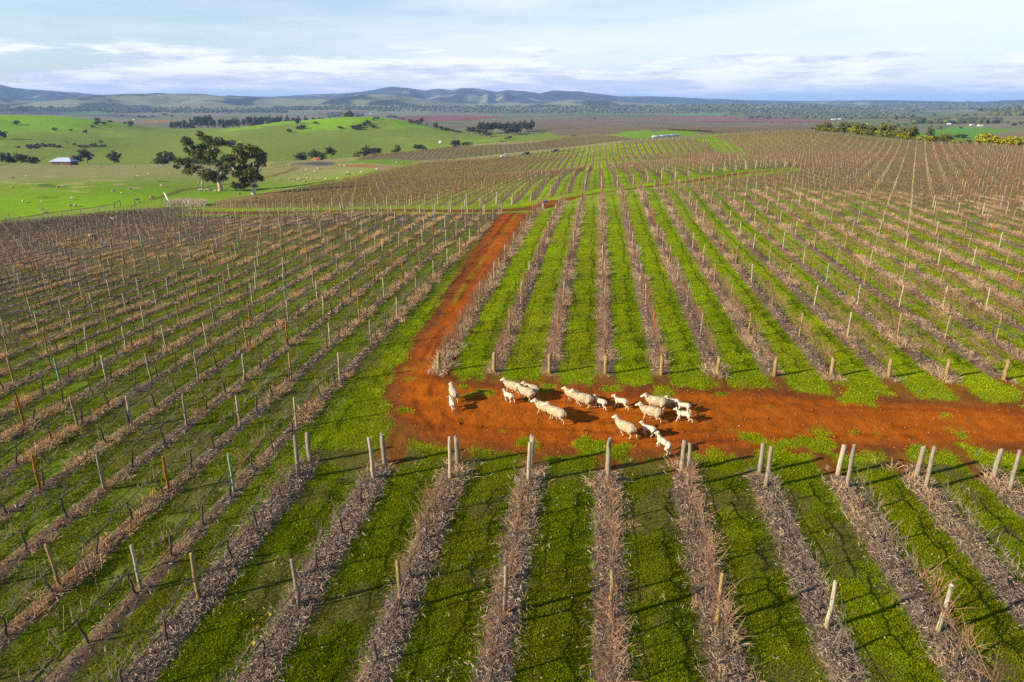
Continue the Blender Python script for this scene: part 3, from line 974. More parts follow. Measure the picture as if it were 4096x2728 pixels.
for b, k, x, y0, y1 in ROWS:
    if b == 'near':
        posts.append((x + pr.uniform(-.05, .05), float(y_anchor_near(x)), 1.36 + pr.uniform(-.06, .06), .095, pr.choice(['pale', 'grey', 'grey']), b, k, 'outer', 0))
        posts.append((x + pr.uniform(-.06, .06), y1, 1.86 + pr.uniform(-.05, .05), .075, pr.choice(['grey', 'pale', 'grey']), b, k, 'inner', 0))
        for n_, yy in enumerate((15.75 + .06 * x, 8.6)):
            posts.append((x, yy, 1.72, .06, pr.choice(['tan', 'pale', 'tan', 'grey']) if k != 2 else 'pale', b, k, 'line', n_))
    elif b == 'mid':
        posts.append((x, y0, 1.12, .10, 'tan', b, k, 'anchor', 0))
        n_ = 0; yy = y0 + 6.4
        while yy < y1 - 3:
            posts.append((x + pr.uniform(-.05, .05), yy, 1.68 + pr.uniform(-.1, .08), .052, pcol(b), b, k, 'line', n_)); yy += 6.9; n_ += 1
        posts.append((x, y1, 1.2, .09, 'tan', b, k, 'far', n_))
    elif b == 'second':
        posts.append((x, y0, 1.2, .10, pr.choice(['tan', 'pale']), b, k, 'anchor', 0))
        posts.append((x, y0 + 1.5, 1.95, .075, pr.choice(['pale', 'grey']), b, k, 'inner', 0))
        n_ = 0; yy = y0 + 7
        while yy < y1 - 2:
            posts.append((x, yy, 1.72 + pr.uniform(-.1, .1), .052, pcol(b), b, k, 'line', n_)); yy += 6.9; n_ += 1
        posts.append((x, y1, 1.5, .09, 'pale', b, k, 'far', n_))
    else:
        n_ = 0; yy = 15.35 - .2 * k
        while yy < y0: yy += 5.45
        yy -= 5.45 * int(max(0, yy - y0) // 5.45)
        m_ = int(round((yy - 15.35 + .2 * k) / 5.45))
        while yy < y1 - 3:
            c = pcol(b)
            if (k, m_) in ((3, 1), (1, 1), (2, 4), (4, 5)): c = 'rust orange'
            if (k, m_) == (6, 3): c = 'pale green'
            posts.append((x + pr.uniform(-.06, .06), yy, 1.62 + pr.uniform(-.12, .1), .052, c, b, k, 'line', m_)); yy += 5.45; m_ += 1
        posts.append((x, y1, 1.3, .085, 'pale', b, k, 'far', m_))
        posts.append((x, y1 - 1.4, 1.8, .065, 'grey', b, k, 'inner', m_))
# the third vineyard beyond the crest
bb = B3
for q in np.arange(-140, 260, 3.2):
    for s_ in np.arange(300, 620, 7.0):
        x = q * math.cos(th3) + s_ * math.sin(th3); y = -q * math.sin(th3) + s_ * math.cos(th3)
        posts.append((x, y, 1.7, .055, pr.choice(['tan', 'pale', 'grey']), 'third', 0, 'line', 0))
PX = np.array([p[0] for p in posts]); PY = np.array([p[1] for p in posts])
ok3 = np.array([p[5] != 'third' for p in posts]) | inpoly(PX, PY, B3)
vis, dep, pz = inview(PX, PY)
use = np.where(vis & ok3)[0]
u_, v_, _ = project(np.stack([PX, PY, pz + .6], 1))
inside = (u_ > 0) & (u_ < 4096) & (v_ < 2728) & (v_ > 0)
size = np.array([p[2] for p in posts]) / dep + np.array([p[3] for p in posts]) / dep
ordr = use[np.argsort(-(size[use] * inside[use]))]
single = [i for i in ordr[:300]]
rest = [i for i in use if i not in set(single)]
pcache = {}


def post_label(i):
    x, y, h, r, c, b, k, t, n_ = posts[i]
    if b == 'near':
        rw = ['leftmost', 'second', 'third', 'fourth', 'fifth', 'sixth', 'seventh', 'eighth', 'ninth', 'tenth', 'eleventh', 'twelfth', 'thirteenth'][k + 4]
        if t == 'outer': return f'short stout {c} end post nearest the red road on the {rw} near row', 'near end posts'
        if t == 'inner': return f'tall {c} end post just behind the stout one on the {rw} near row', 'near end posts'
        return f'{c} line post standing alone midway down the {rw} near row' + (', by the frame edge' if n_ else ''), 'line posts of the near block'
    if b == 'mid':
        if t == 'anchor': return f'squat tan end post beside the sheep road on the {wide(k + 3, b)} row from the side track', 'squat end posts across the road'
        if t == 'far': return f'tan end post at the far end of the {wide(k + 3, b)} row from the side track', 'squat end posts across the road'
        return f'{c} line post, {od(n_)} from the sheep road, {wide(k + 3, b)} row right of the track', 'line posts of the middle block'
    if b == 'second':
        return f'{c} {"stout" if t == "anchor" else "tall" if t == "inner" else od(n_) + " line"} post beyond the cross track, {od(abs(k))} row {"left" if k < 0 else "right"} of centre', 'posts beyond the cross track'
    if t == 'line':
        return f'{c} line post, {od(max(n_, 0))} from the viewer, {od(k)} row left of the track', 'line posts of the left block'
    return f'{"stout pale" if t == "far" else "tall grey"} end post by the cross track, {od(k)} row left of side track', 'end posts of the left block'


for i in single:
    x, y, h, r, c, b, k, t, n_ = posts[i]
    key = (round(h, 1), r, c, i % 3)
    if key not in pcache:
        V, Fc, C_ = post_mesh(r, h, POST_COL[c], len(pcache) + 5)
        pcache[key] = tri_mesh('vineyard_post', V, Fc, [M_POST], True, C_)
    o = link('vineyard_post', pcache[key], (x, y, float(pz[i]) - .02), pr.uniform(0, 6.28))
    o.rotation_euler[0] = pr.gauss(0, .022); o.rotation_euler[1] = pr.gauss(0, .022)
    lb, gp = post_label(i)
    tag(o, lb, 'post', gp)
grp = {}
for i in rest:
    grp.setdefault((posts[i][4], posts[i][3] > .07), []).append(i)
parts = []
for (c, big), ids in grp.items():
    V, Fc, C_ = post_mesh(.095 if big else .055, 1.0, POST_COL[c], 77, 6)
    ids = np.array(ids)
    hs = np.array([posts[i][2] for i in ids])
    parts.append(replicate((V, Fc, C_), np.stack([PX[ids], PY[ids], pz[ids]], 1), RS.rand(len(ids)) * 6, np.stack([np.ones(len(ids))] * 2 + [hs], 1), .85 + .3 * RS.rand(len(ids), 1) * np.ones(3)))
V, Fc, C_ = join(parts)
tag(link('distant_posts', tri_mesh('distant_posts', V, Fc, [M_POST], False, C_)), 'countless small timber posts of the vine rows further away', 'posts', None, 'stuff')

# ------------------------------------------------------------------ vines
V_BARK = np.array((.075, .055, .042)); V_CANE = np.array((.19, .135, .095)); V_RED = np.array((.20, .112, .064))


def vine_trunk(seed, dark=True, bushy=False):
    rs = np.random.RandomState(seed); mb = MB()
    h = .82 + rs.uniform(-.06, .06)
    k = 6
    P = np.stack([np.cumsum(rs.randn(k) * .022), np.cumsum(rs.randn(k) * .03), np.linspace(-.08, h, k)], 1)
    c = V_BARK * rs.uniform(.8, 1.25)
    mb.tube(P, np.linspace(.042, .028, k) * rs.uniform(.85, 1.2), c, 6)
    top = P[-1]
    arms = []
    for s in (-1, 1):
        L = rs.uniform(.72, .98)
        n_ = 7
        t = np.linspace(0, 1, n_)
        Q = np.stack([top[0] + np.cumsum(rs.randn(n_) * .012), top[1] + s * L * t, top[2] + .06 * np.sin(t * 1.6) + np.cumsum(rs.randn(n_) * .012)], 1)
        Q[0] = top
        mb.tube(Q, np.linspace(.021, .011, n_), c, 5)
        arms.append(Q)
    return mb, arms


def vine_canes(seed, arms, bushy):
    rs = np.random.RandomState(seed + 900); mb = MB()
    for Q in arms:
        m = 26 if bushy else 13
        for _ in range(m):
            t = rs.rand() * .98
            i = int(t * (len(Q) - 1)); f = t * (len(Q) - 1) - i
            p = Q[i] * (1 - f) + Q[i + 1] * f
            L = rs.uniform(.22, .62) if bushy else rs.uniform(.12, .5)
            if rs.rand() < .12: L *= 1.6
            d = np.array([rs.randn() * .42, rs.randn() * .45, 1.0 if rs.rand() < .76 else -.4]); d /= np.linalg.norm(d)
            bend = rs.randn(3) * .16
            pts_ = [p, p + d * L * .4 + bend * .2, p + d * L * .75 + bend * .55, p + d * L + bend]
            cc = (V_RED if bushy else V_CANE) * rs.uniform(.7, 1.35)
            mb.tube(np.array(pts_), np.array([.0085, .0075, .006, .004]) * (1.15 if bushy else 1.1), cc, 3, False)
            if rs.rand() < .5:       # side shoot
                e = d + rs.randn(3) * .7; e /= np.linalg.norm(e)
                mb.tube(np.array([pts_[1], pts_[1] + e * L * .3, pts_[1] + e * L * .5 + bend * .3]), np.array([.006, .005, .0035]), cc, 3, False)
    return mb


NV = 6
VM = {}
for bushy in (False, True):
    for i in range(NV):
        a, arms = vine_trunk(i + (50 if bushy else 0))
        c = vine_canes(i + (50 if bushy else 0), arms, bushy)
        VM[bushy, i] = (a.mesh('vine_trunk', [M_BARK], True), c.mesh('canes', [M_BARK]), soup(a), soup(c))


def vine_lod(seed, bushy, n_cane, lod):
    """light vine for merging: square-section wood and flat canes"""
    rs = np.random.RandomState(seed); mb = MB()
    c = V_BARK
    mb.tube(np.array([(0, 0, -.05), (rs.randn() * .03, rs.randn() * .05, .45), (0, 0, .84)]), [.045, .036, .03], c, 3, False)
    mb.tube(np.array([(0, -.9, .9), (rs.randn() * .03, -.3, .9), (rs.randn() * .03, .3, .9), (0, .9, .9)]), .022 if lod == 1 else .03, c * 1.1, 3, False)
    for _ in range(n_cane):
        y = rs.uniform(-.95, .95); L = rs.uniform(.2, .6) if bushy else rs.uniform(.15, .45)
        d = np.array([rs.randn() * .30, rs.randn() * .45, 1.0 if rs.rand() < .75 else -.4]) * L
        p = np.array([rs.randn() * .03, y, .9]); q = p + d
        wv = np.cross(d, rs.randn(3)); wv = wv / np.linalg.norm(wv) * (.010 if lod == 1 else .020)
        cc = (V_RED if bushy else V_CANE) * rs.uniform(.7, 1.35)
        md = p + d * .55 + rs.randn(3) * .04
        mb.add([p - wv, p + wv, md + wv * .8, md - wv * .8, q], [(0, 1, 2, 3), (3, 2, 4, 4)], cc)
    return soup(mb)


vines = []
for b, k, x, y0, y1 in ROWS:
    sp = 1.8
    st = {'near': 7.9, 'mid': y0 + 1.3, 'second': y0 + 2.6, 'left': y0 + .8}[b]
    en = y1 - (.9 if b != 'left' else 2.2)
    for n_, yy in enumerate(np.arange(st, en, sp)):
        if pr.random() < (.05 if b == 'left' else .02): continue
        vines.append((x + pr.gauss(0, .03), yy + pr.gauss(0, .09), b, k, n_, len(np.arange(st, en, sp)) - 1 - n_))
for q in np.arange(-140, 260, 3.2):
    for s_ in np.arange(300, 620, 1.9):
        x = q * math.cos(th3) + s_ * math.sin(th3); y = -q * math.sin(th3) + s_ * math.cos(th3)
        vines.append((x, y, 'third', 0, 0, 0))
VX = np.array([p[0] for p in vines]); VY = np.array([p[1] for p in vines])
VB = np.array([p[2] for p in vines])
okv = (VB != 'third') | inpoly(VX, VY, B3)
vvis, vdep, vz = inview(VX, VY)
uu, vv, _ = project(np.stack([VX, VY, vz + .5], 1))
vin = (uu > -20) & (uu < 4116) & (vv < 2740)
vdep_k = np.where(vin, vdep, vdep + 500)
ids = np.where(vvis & okv)[0]
ids = ids[np.argsort(vdep_k[ids])]
bushy_p = {'near': .25, 'mid': .85, 'second': 1.0, 'left': .04, 'third': 1.0}


def isbushy(i):
    b = VB[i]
    p = bushy_p[b]
    if b == 'near': p = .9 if abs(vines[i][3] + .5) < 2.2 else .35
    if b == 'mid': p = .97 if vines[i][3] < 8 else .8
    return (hash((round(VX[i], 2), round(VY[i], 2))) % 1000) / 1000 < p


for q, i in enumerate(ids[:300]):
    x, y, b, k, n_, back = vines[i]
    bu = isbushy(i)
    j = q % NV
    o = link('vine', VM[bu, j][0], (x, y, float(vz[i])), pr.choice([0, math.pi]) + pr.gauss(0, .06), pr.uniform(.92, 1.1))
    c = link('canes', VM[bu, j][1], parent=o)
    if b == 'near':
        tag(o, f'{"bushy reddish" if bu else "sparse grey"} leafless vine, {od(back)} from the end posts on the {od(k + 4)} near row', 'vine', 'vines of the near block')
    elif b == 'mid':
        tag(o, f'{"bushy reddish" if bu else "sparse grey"} leafless vine, {od(n_)} from the sheep road, {od(k + 3)} row from the track', 'vine', 'vines of the middle block')
    else:
        tag(o, f'{"bushy" if bu else "bare dark"} pruned vine, {od(n_)} from the viewer, {od(k)} row left of the track', 'vine', 'vines of the left block')
rest = ids[300:]
d_ = vdep[rest]
parts = []
for bu in (False, True):
    bm = np.array([isbushy(i) == bu for i in rest])
    for lod, lo, hi in ((0, 0, 52), (1, 52, 115), (2, 115, 1e9)):
        sel = rest[bm & (d_ >= lo) & (d_ < hi)]
        for j in range(NV if lod == 0 else 5):
            s = sel[j::(NV if lod == 0 else 5)]
            if not len(s): continue
            if lod == 0: base_ = join([VM[bu, j][2], VM[bu, j][3]])
            else: base_ = vine_lod(j + 31 * lod, bu, {1: 40 if bu else 18, 2: 18 if bu else 16}[lod], lod)
            rz = np.where(RS.rand(len(s)) < .5, 0, math.pi) + RS.randn(len(s)) * .05
            rz = np.where(VB[s] == 'third', rz - th3, rz)
            tint = .8 + .4 * RS.rand(len(s), 1) * np.ones(3)
            lf = VB[s] == 'left'
            tint[lf] *= np.array((1.0, .95, .98))
            org = (VB[s] == 'second') & (VX[s] < -18)
            tint[org] *= np.array((1.10, .96, .80))
            parts.append(replicate(base_, np.stack([VX[s], VY[s], vz[s]], 1), rz, .92 + .2 * RS.rand(len(s)), tint))
V, Fc, C_ = join(parts)
tag(link('distant_vines', tri_mesh('distant_vines', V, Fc, [M_BARK], False, C_)), 'thousands of bare brown vines in the rows further off', 'vines', None, 'stuff')

# last yellow autumn leaves
def leaf_scatter(name, lab, P, sz, cols, mat):
    N = len(P)
    a = RS.randn(N, 3); a /= np.linalg.norm(a, axis=1)[:, None]
    b = np.cross(a, RS.randn(N, 3)); b /= np.linalg.norm(b, axis=1)[:, None]
    sz = np.broadcast_to(sz, (N,))[:, None]
    V = np.stack([P - a * sz, P + b * sz * .7, P + a * sz, P - b * sz * .7], 1).reshape(-1, 3)
    Fc = np.arange(N * 4).reshape(-1, 4)
    C_ = np.repeat(cols, 4, axis=0)
    return tag(link(name, tri_mesh(name, V, Fc, [mat], False, C_)), lab, name.replace('_', ' '), None, 'stuff')


sel = ids[RS.rand(len(ids)) < .006]
P = []
for i in sel:
    for _ in range(RS.randint(2, 9)):
        P.append((VX[i] + RS.randn() * .12, VY[i] + RS.uniform(-.7, .7), vz[i] + RS.uniform(.75, 1.5)))
s2 = ids[(VB[ids] == 'second') & (VX[ids] < -46)]
for i in s2:
    if RS.rand() < .5 and fbm(np.array([VX[i]]), np.array([VY[i]]), .03, 2)[0] > .52:
        for _ in range(3):
            P.append((VX[i] + RS.randn() * .15, VY[i] + RS.uniform(-.8, .8), vz[i] + RS.uniform(.7, 1.4)))
P = np.array(P)
dz = np.hypot(P[:, 0], P[:, 1])
leaf_scatter('autumn_leaves', 'last yellow and orange leaves clinging to scattered vines', P, .05 + dz * .00035, lerp((.55, .40, .02), (.46, .24, .02), RS.rand(len(P))), M_LEAF)

# irrigation pipes along the nearer rows, one per row
mbc = np.array((.012, .012, .013))
for b, k, x, y0, y1 in ROWS:
    if b == 'second': continue
    ymax = min(y1, 62 if b == 'left' else 50)
    if ymax - y0 < 4 or abs(x) > 60: continue
    yy = np.arange(y0, ymax, 1.3)
    zz = hgt(np.full(len(yy), x), yy)
    iv, _, _ = inview(np.full(len(yy), x), yy)
    if iv.sum() < 3: continue
    mb = MB()
    mb.tube(np.stack([np.full(len(yy), x + .02), yy, zz + .42 + .03 * np.sin(yy * 1.1)], 1), .012 if b == 'left' else .009, mbc, 4)
    mb.tube(np.stack([np.full(len(yy), x), yy, zz + .95], 1), .004, np.array((.25, .25, .26)), 3)
    nm = {'near': f'thin black irrigation pipe and wire along the {od(k + 4)} near row', 'mid': f'thin black irrigation pipe and wire along the {od(k + 3)} row right of the track',
          'left': f'thin black irrigation pipe and wire along the {od(k)} row left of the track'}[b]
    tag(link('irrigation_pipe', mb.mesh('irrigation_pipe', [M_PLAIN], True)), nm, 'irrigation pipe', 'irrigation pipes along the vine rows')


# ------------------------------------------------------------------ grass, straw and litter
def blades(seed, nb, h, spread, w_, lean, col0, col1, segs=1):
    rs = np.random.RandomState(seed); mb = MB()
    for _ in range(nb):
        p = np.array([rs.randn() * spread, rs.randn() * spread, -.01])
        L = h * rs.uniform(.55, 1.25)
        d = np.array([rs.randn() * lean, rs.randn() * lean, 1.0]); d /= np.linalg.norm(d)
        s = np.cross(d, rs.randn(3)); s /= np.linalg.norm(s); s *= w_ * rs.uniform(.7, 1.3)
        m = p + d * L * .6; e = p + d * L + np.array([d[0], d[1], -.25]) * L * .35
        c = lerp(col0, col1, np.array([rs.rand()]))[0]
        mb.add([p - s, p + s, m + s * .8, m - s * .8, e], [(0, 1, 2, 3), (3, 2, 4, 4)], c)
    return soup(mb)


def sample(Nn, r0, r1, pw, a0=-55, a1=42):
    a = np.radians(RS.uniform(a0, a1, Nn))
    t = RS.rand(Nn)
    e = 2 - pw
    r = (r0 ** e + t * (r1 ** e - r0 ** e)) ** (1 / e)
    return r * np.sin(a), r * np.cos(a), r


x, y, r = sample(440000, 9.0, 95.0, 1.45)
ci = cell(x, y)
dd_ = np.abs(rowc[ci] + (x - gx[ci]) / np.where(blk[ci] == 4, SPL, SP) - np.round(rowc[ci] + (x - gx[ci]) / np.where(blk[ci] == 4, SPL, SP)))
onstrip = (vine[ci] > .3) & (dd_ < half[ci] + (fbm(x, y, 1.3, 2, 3.) - .5) * .10)
fr_ = fR[ci]
patch = fbm(x, y, .7, 3, 41.)
keep = (kind[ci] == 0) & (~onstrip) & (fr_ < .45) & (patch > .30 - .2 * (blk[ci] != 4))
keep &= RS.rand(len(x)) < np.where(blk[ci] == 4, .72, 1.0) * np.clip(1.25 - r / 110, .3, 1)
vis_, _, zz = inview(x, y, .04, .06, .1)
keep &= vis_ & (RS.rand(len(x)) > sst(fbm(x, y, .55, 4, 88.), .54, .68) * np.where((blk[ci] == 1) | (blk[ci] == 4), .8, .2))
x, y, r, zz, ci = x[keep], y[keep], r[keep], zz[keep], ci[keep]
zz = zz + np.where(vy[ci], (fbm(x, y, 1.7, 3, 29.) - .5) * .10, 0)
base_n = [blades(i, 10, .060, .075, .0062, .60, (.165, .215, .002), (.37, .41, .005)) for i in range(5)]
parts = []
pt = fbm(x, y, .35, 3, 14.); ol = sst(fbm(x, y, .25, 3, 77.), .50, .68)
tint = (.75 + .55 * pt)[:, None] * lerp((1, 1, 1), (1.05, .90, 1.4), ol * .7)
so = sst(fbm(x, y, .55, 4, 88.), .54, .68)
tint *= np.where((blk[ci] == 4) | (blk[ci] == 1), .68 - .14 * so, 1.0)[:, None]  # same foreground vignetting put into the blade colours; soil patches darken further
tint *= (.72 + .56 * RS.rand(len(x)))[:, None]
for j in range(5):
    s = np.arange(len(x))[j::5]
    parts.append(replicate(base_n[j], np.stack([x[s], y[s], zz[s]], 1), RS.rand(len(s)) * 6.28, (.8 + .5 * RS.rand(len(s))) * (1 + .010 * r[s]), tint[s]))
V, Fc, C_ = join(parts)
tag(link('grass', tri_mesh('grass', V, Fc, [M_GRASS], False, C_)), 'short bright green grass growing in the alleys between vine rows', 'grass', None, 'stuff')

# pale weed tufts in the alleys
x, y, r = sample(1500, 9.5, 40.0, 1.3)
ci = cell(x, y)
keep = (kind[ci] == 0) & (fR[ci] < .4) & (fbm(x, y, .45, 3, 91.) > .55)
x, y = x[keep], y[keep]
base_n = [blades(70 + i, 11, .13, .07, .010, .9, (.24, .24, .06), (.38, .35, .14)) for i in range(3)]
parts = [replicate(base_n[j], np.stack([x[j::3], y[j::3], hgt(x[j::3], y[j::3])], 1), RS.rand(len(x[j::3])) * 6, .7 + .7 * RS.rand(len(x[j::3]))) for j in range(3)]
V, Fc, C_ = join(parts)
tag(link('weed_tufts', tri_mesh('weed_tufts', V, Fc, [M_STRAW], False, C_)), 'pale dried weed tufts dotted through the nearest grass alleys', 'weeds', None, 'stuff')

# dry grass heaped along the rows
sx, sy, sb = [], [], []
for b, k, x_, y0, y1 in ROWS:
    if b == 'second': continue
    ymax = min(y1, 120)
    yy = y0 - (.5 if b == 'mid' else 0)
    L = ymax - yy
    if L < 2: continue
    Nn = int(L * {'near': 8, 'mid': 10.0, 'left': 8.0}[b])
    q = yy + RS.rand(Nn) * L
    sx.append(x_ + RS.randn(Nn) * {'near': .26, 'mid': .22, 'left': .19}[b] + (.08 if b == 'mid' else 0)); sy.append(q); sb += [b] * Nn
sx = np.concatenate(sx); sy = np.concatenate(sy); sb = np.array(sb)
if True:    # round the near end posts
    ex = np.concatenate([RS.randn(16) * .33 + X0 + SP * k for k in range(-4, 8)]); ey = np.concatenate([y_front_near(X0 + SP * k) + RS.rand(16) * 1.7 for k in range(-4, 8)])
    sx = np.concatenate([sx, ex]); sy = np.concatenate([sy, ey]); sb = np.concatenate([sb, np.array(['end'] * len(ex))])
vis_, dp, zz = inview(sx, sy, .05, .08, .1)
clump = fbm(sx, sy, .42, 3, 55.)
thr = np.where(sb == 'near', np.where(sx < -4, .44, .50), np.where(sb == 'mid', .43, np.where(sb == 'end', .3, .48)))
keep = vis_ & (clump > thr) & (RS.rand(len(sx)) < np.clip(1.5 - dp / 90, .25, 1))
sx, sy, sb, dp, zz, clump = sx[keep], sy[keep], sb[keep], dp[keep], zz[keep], clump[keep]
straw_b = [blades(100 + i, 26, .30, .10, .0075, .85, (.30, .215, .135), (.62, .46, .28)) for i in range(5)]
parts = []
tint = (.8 + .4 * RS.rand(len(sx), 1)) * np.where((sb == 'left')[:, None], np.array((1.08, .98, .88)), np.array((1.0, .95, .88)))
yel = (sb == 'left') & (RS.rand(len(sx)) < .18)
tint[yel] *= np.array((1.05, 1.0, .5))
for j in range(5):
    s = np.arange(len(sx))[j::5]
    parts.append(replicate(straw_b[j], np.stack([sx[s], sy[s], zz[s]], 1), RS.rand(len(s)) * 6.28,
                           (.45 + 1.5 * np.clip(clump[s] - .38, 0, .3) / .3) * (1 + .004 * dp[s]) * np.where(sb[s] == 'left', .68, np.where(sb[s] == 'near', .6, .72)), tint[s]))
V, Fc, C_ = join(parts)
tag(link('dry_grass', tri_mesh('dry_grass', V, Fc, [M_STRAW], False, C_)), 'straw coloured dead grass heaped along the foot of vine rows', 'dry grass', None, 'stuff')

# prunings and leaf litter on the strips
sx, sy, sb = [], [], []
for b, k, x_, y0, y1 in ROWS:
    if b == 'second': continue
    ymax = min(y1 + (.8 if b == 'near' else 0), 26 if b == 'near' else 62)
    L = ymax - y0
    if L < 1: continue
    Nn = int(L * {'near': 520, 'mid': 60, 'left': 70}[b])
    sx.append(x_ + np.clip(RS.randn(Nn) * .27, -.75, .75) * (1 if b == 'near' else .8)); sy.append(y0 + RS.rand(Nn) * L); sb += [b] * Nn
sx = np.concatenate(sx); sy = np.concatenate(sy); sb = np.array(sb)
vis_, dp, zz = inview(sx, sy, .03, .06, .1)
sx, sy, zz, dp = sx[vis_], sy[vis_], zz[vis_], dp[vis_]
N = len(sx)
th = RS.rand(N) * 6.28; L = RS.uniform(.02, .085, N) * (1 + .015 * dp); el_ = RS.randn(N) * .3
dv = np.stack([np.cos(th) * np.cos(el_), np.sin(th) * np.cos(el_), np.sin(el_)], 1) * L[:, None]
pv = np.stack([-np.sin(th), np.cos(th), RS.randn(N) * .6], 1) * (.0028 + .00020 * dp)[:, None]
c0 = np.stack([sx, sy, zz + .09 + RS.rand(N) * .07], 1)
V = np.stack([c0 - dv - pv, c0 - dv + pv, c0 + dv + pv, c0 + dv - pv], 1).reshape(-1, 3)
cc = lerp((.125, .075, .045), (.42, .31, .22), RS.rand(N) ** 1.3)
tag(link('prunings', tri_mesh('prunings', V, np.arange(N * 4).reshape(-1, 4), [M_BARK], False, np.repeat(cc, 4, 0))), 'mauve brown prunings and leaf litter strewn along the rows', 'prunings', None, 'stuff')

# fallen leaves in the near alleys and stones on the road
x, y, r = sample(2600, 9.5, 45, 1.4)
ci = cell(x, y); keep = (kind[ci] == 0) & (fR[ci] < .5)
x, y, r = x[keep], y[keep], r[keep]
leaf_scatter('fallen_leaves', 'tan fallen vine leaves scattered in the nearest grass', np.stack([x, y, hgt(x, y) + .08], 1), .026 + .0003 * r, lerp((.32, .17, .07), (.42, .32, .20), RS.rand(len(x))), M_STRAW)
x = RS.uniform(-12, 42, 9000); y = RS.uniform(22, 60, 9000)
ci = cell(x, y); keep = (fR[ci] > .6) & inview(x, y, .02, .02)[0]
x, y = x[keep], y[keep]
ico = MB(); ph = (1 + 5 ** .5) / 2
IV = np.array([(-1, ph, 0), (1, ph, 0), (-1, -ph, 0), (1, -ph, 0), (0, -1, ph), (0, 1, ph), (0, -1, -ph), (0, 1, -ph), (ph, 0, -1), (ph, 0, 1), (-ph, 0, -1), (-ph, 0, 1)]) / 1.9
IF = np.array([(0, 11, 5), (0, 5, 1), (0, 1, 7), (0, 7, 10), (0, 10, 11), (1, 5, 9), (5, 11, 4), (11, 10, 2), (10, 7, 6), (7, 1, 8), (3, 9, 4), (3, 4, 2), (3, 2, 6), (3, 6, 8), (3, 8, 9), (4, 9, 5), (2, 4, 11), (6, 2, 10), (8, 6, 7), (9, 8, 1)])
ico.add(IV, IF, (1, 1, 1))
cl = lerp((.16, .05, .02), (.34, .12, .04), RS.rand(len(x)))
pale = RS.rand(len(x)) < .03; cl[pale] = (.34, .22, .13)
zz = hgt(x, y) + fR[cell(x, y)] * (fbm(x, y, 2.2, 3, 19.) - .5) * .10
V, Fc, C_ = replicate(soup(ico), np.stack([x, y, zz + .005], 1), RS.rand(len(x)) * 6, np.stack([1 + RS.rand(len(x)), 1 + RS.rand(len(x)), .6 + .5 * RS.rand(len(x))], 1) * (.012 + .03 * RS.rand(len(x)) ** 4)[:, None], cl)
tag(link('stones', tri_mesh('stones', V, Fc, [M_PLAIN], True, C_)), 'small red stones and clods scattered over the dirt road', 'stones', None, 'stuff')

# ------------------------------------------------------------------ animals: one continuous body grown from overlapping forms
def ico_sphere(n=2):
    V = [tuple(v / np.linalg.norm(v)) for v in IV]; Fc = [tuple(f) for f in IF]
    for _ in range(n):
        cache = {}; nf = []
        def mid(a, b):
            k = (min(a, b), max(a, b))
            if k not in cache:
                m = np.array(V[a]) + np.array(V[b]); V.append(tuple(m / np.linalg.norm(m))); cache[k] = len(V) - 1
            return cache[k]
        for a, b, c in Fc:
            x, y, z = mid(a, b), mid(b, c), mid(c, a)
            nf += [(a, x, z), (b, y, x), (c, z, y), (x, y, z)]
        Fc = nf
    return np.array(V), np.array(Fc)


SPH_V, SPH_F = ico_sphere(2)


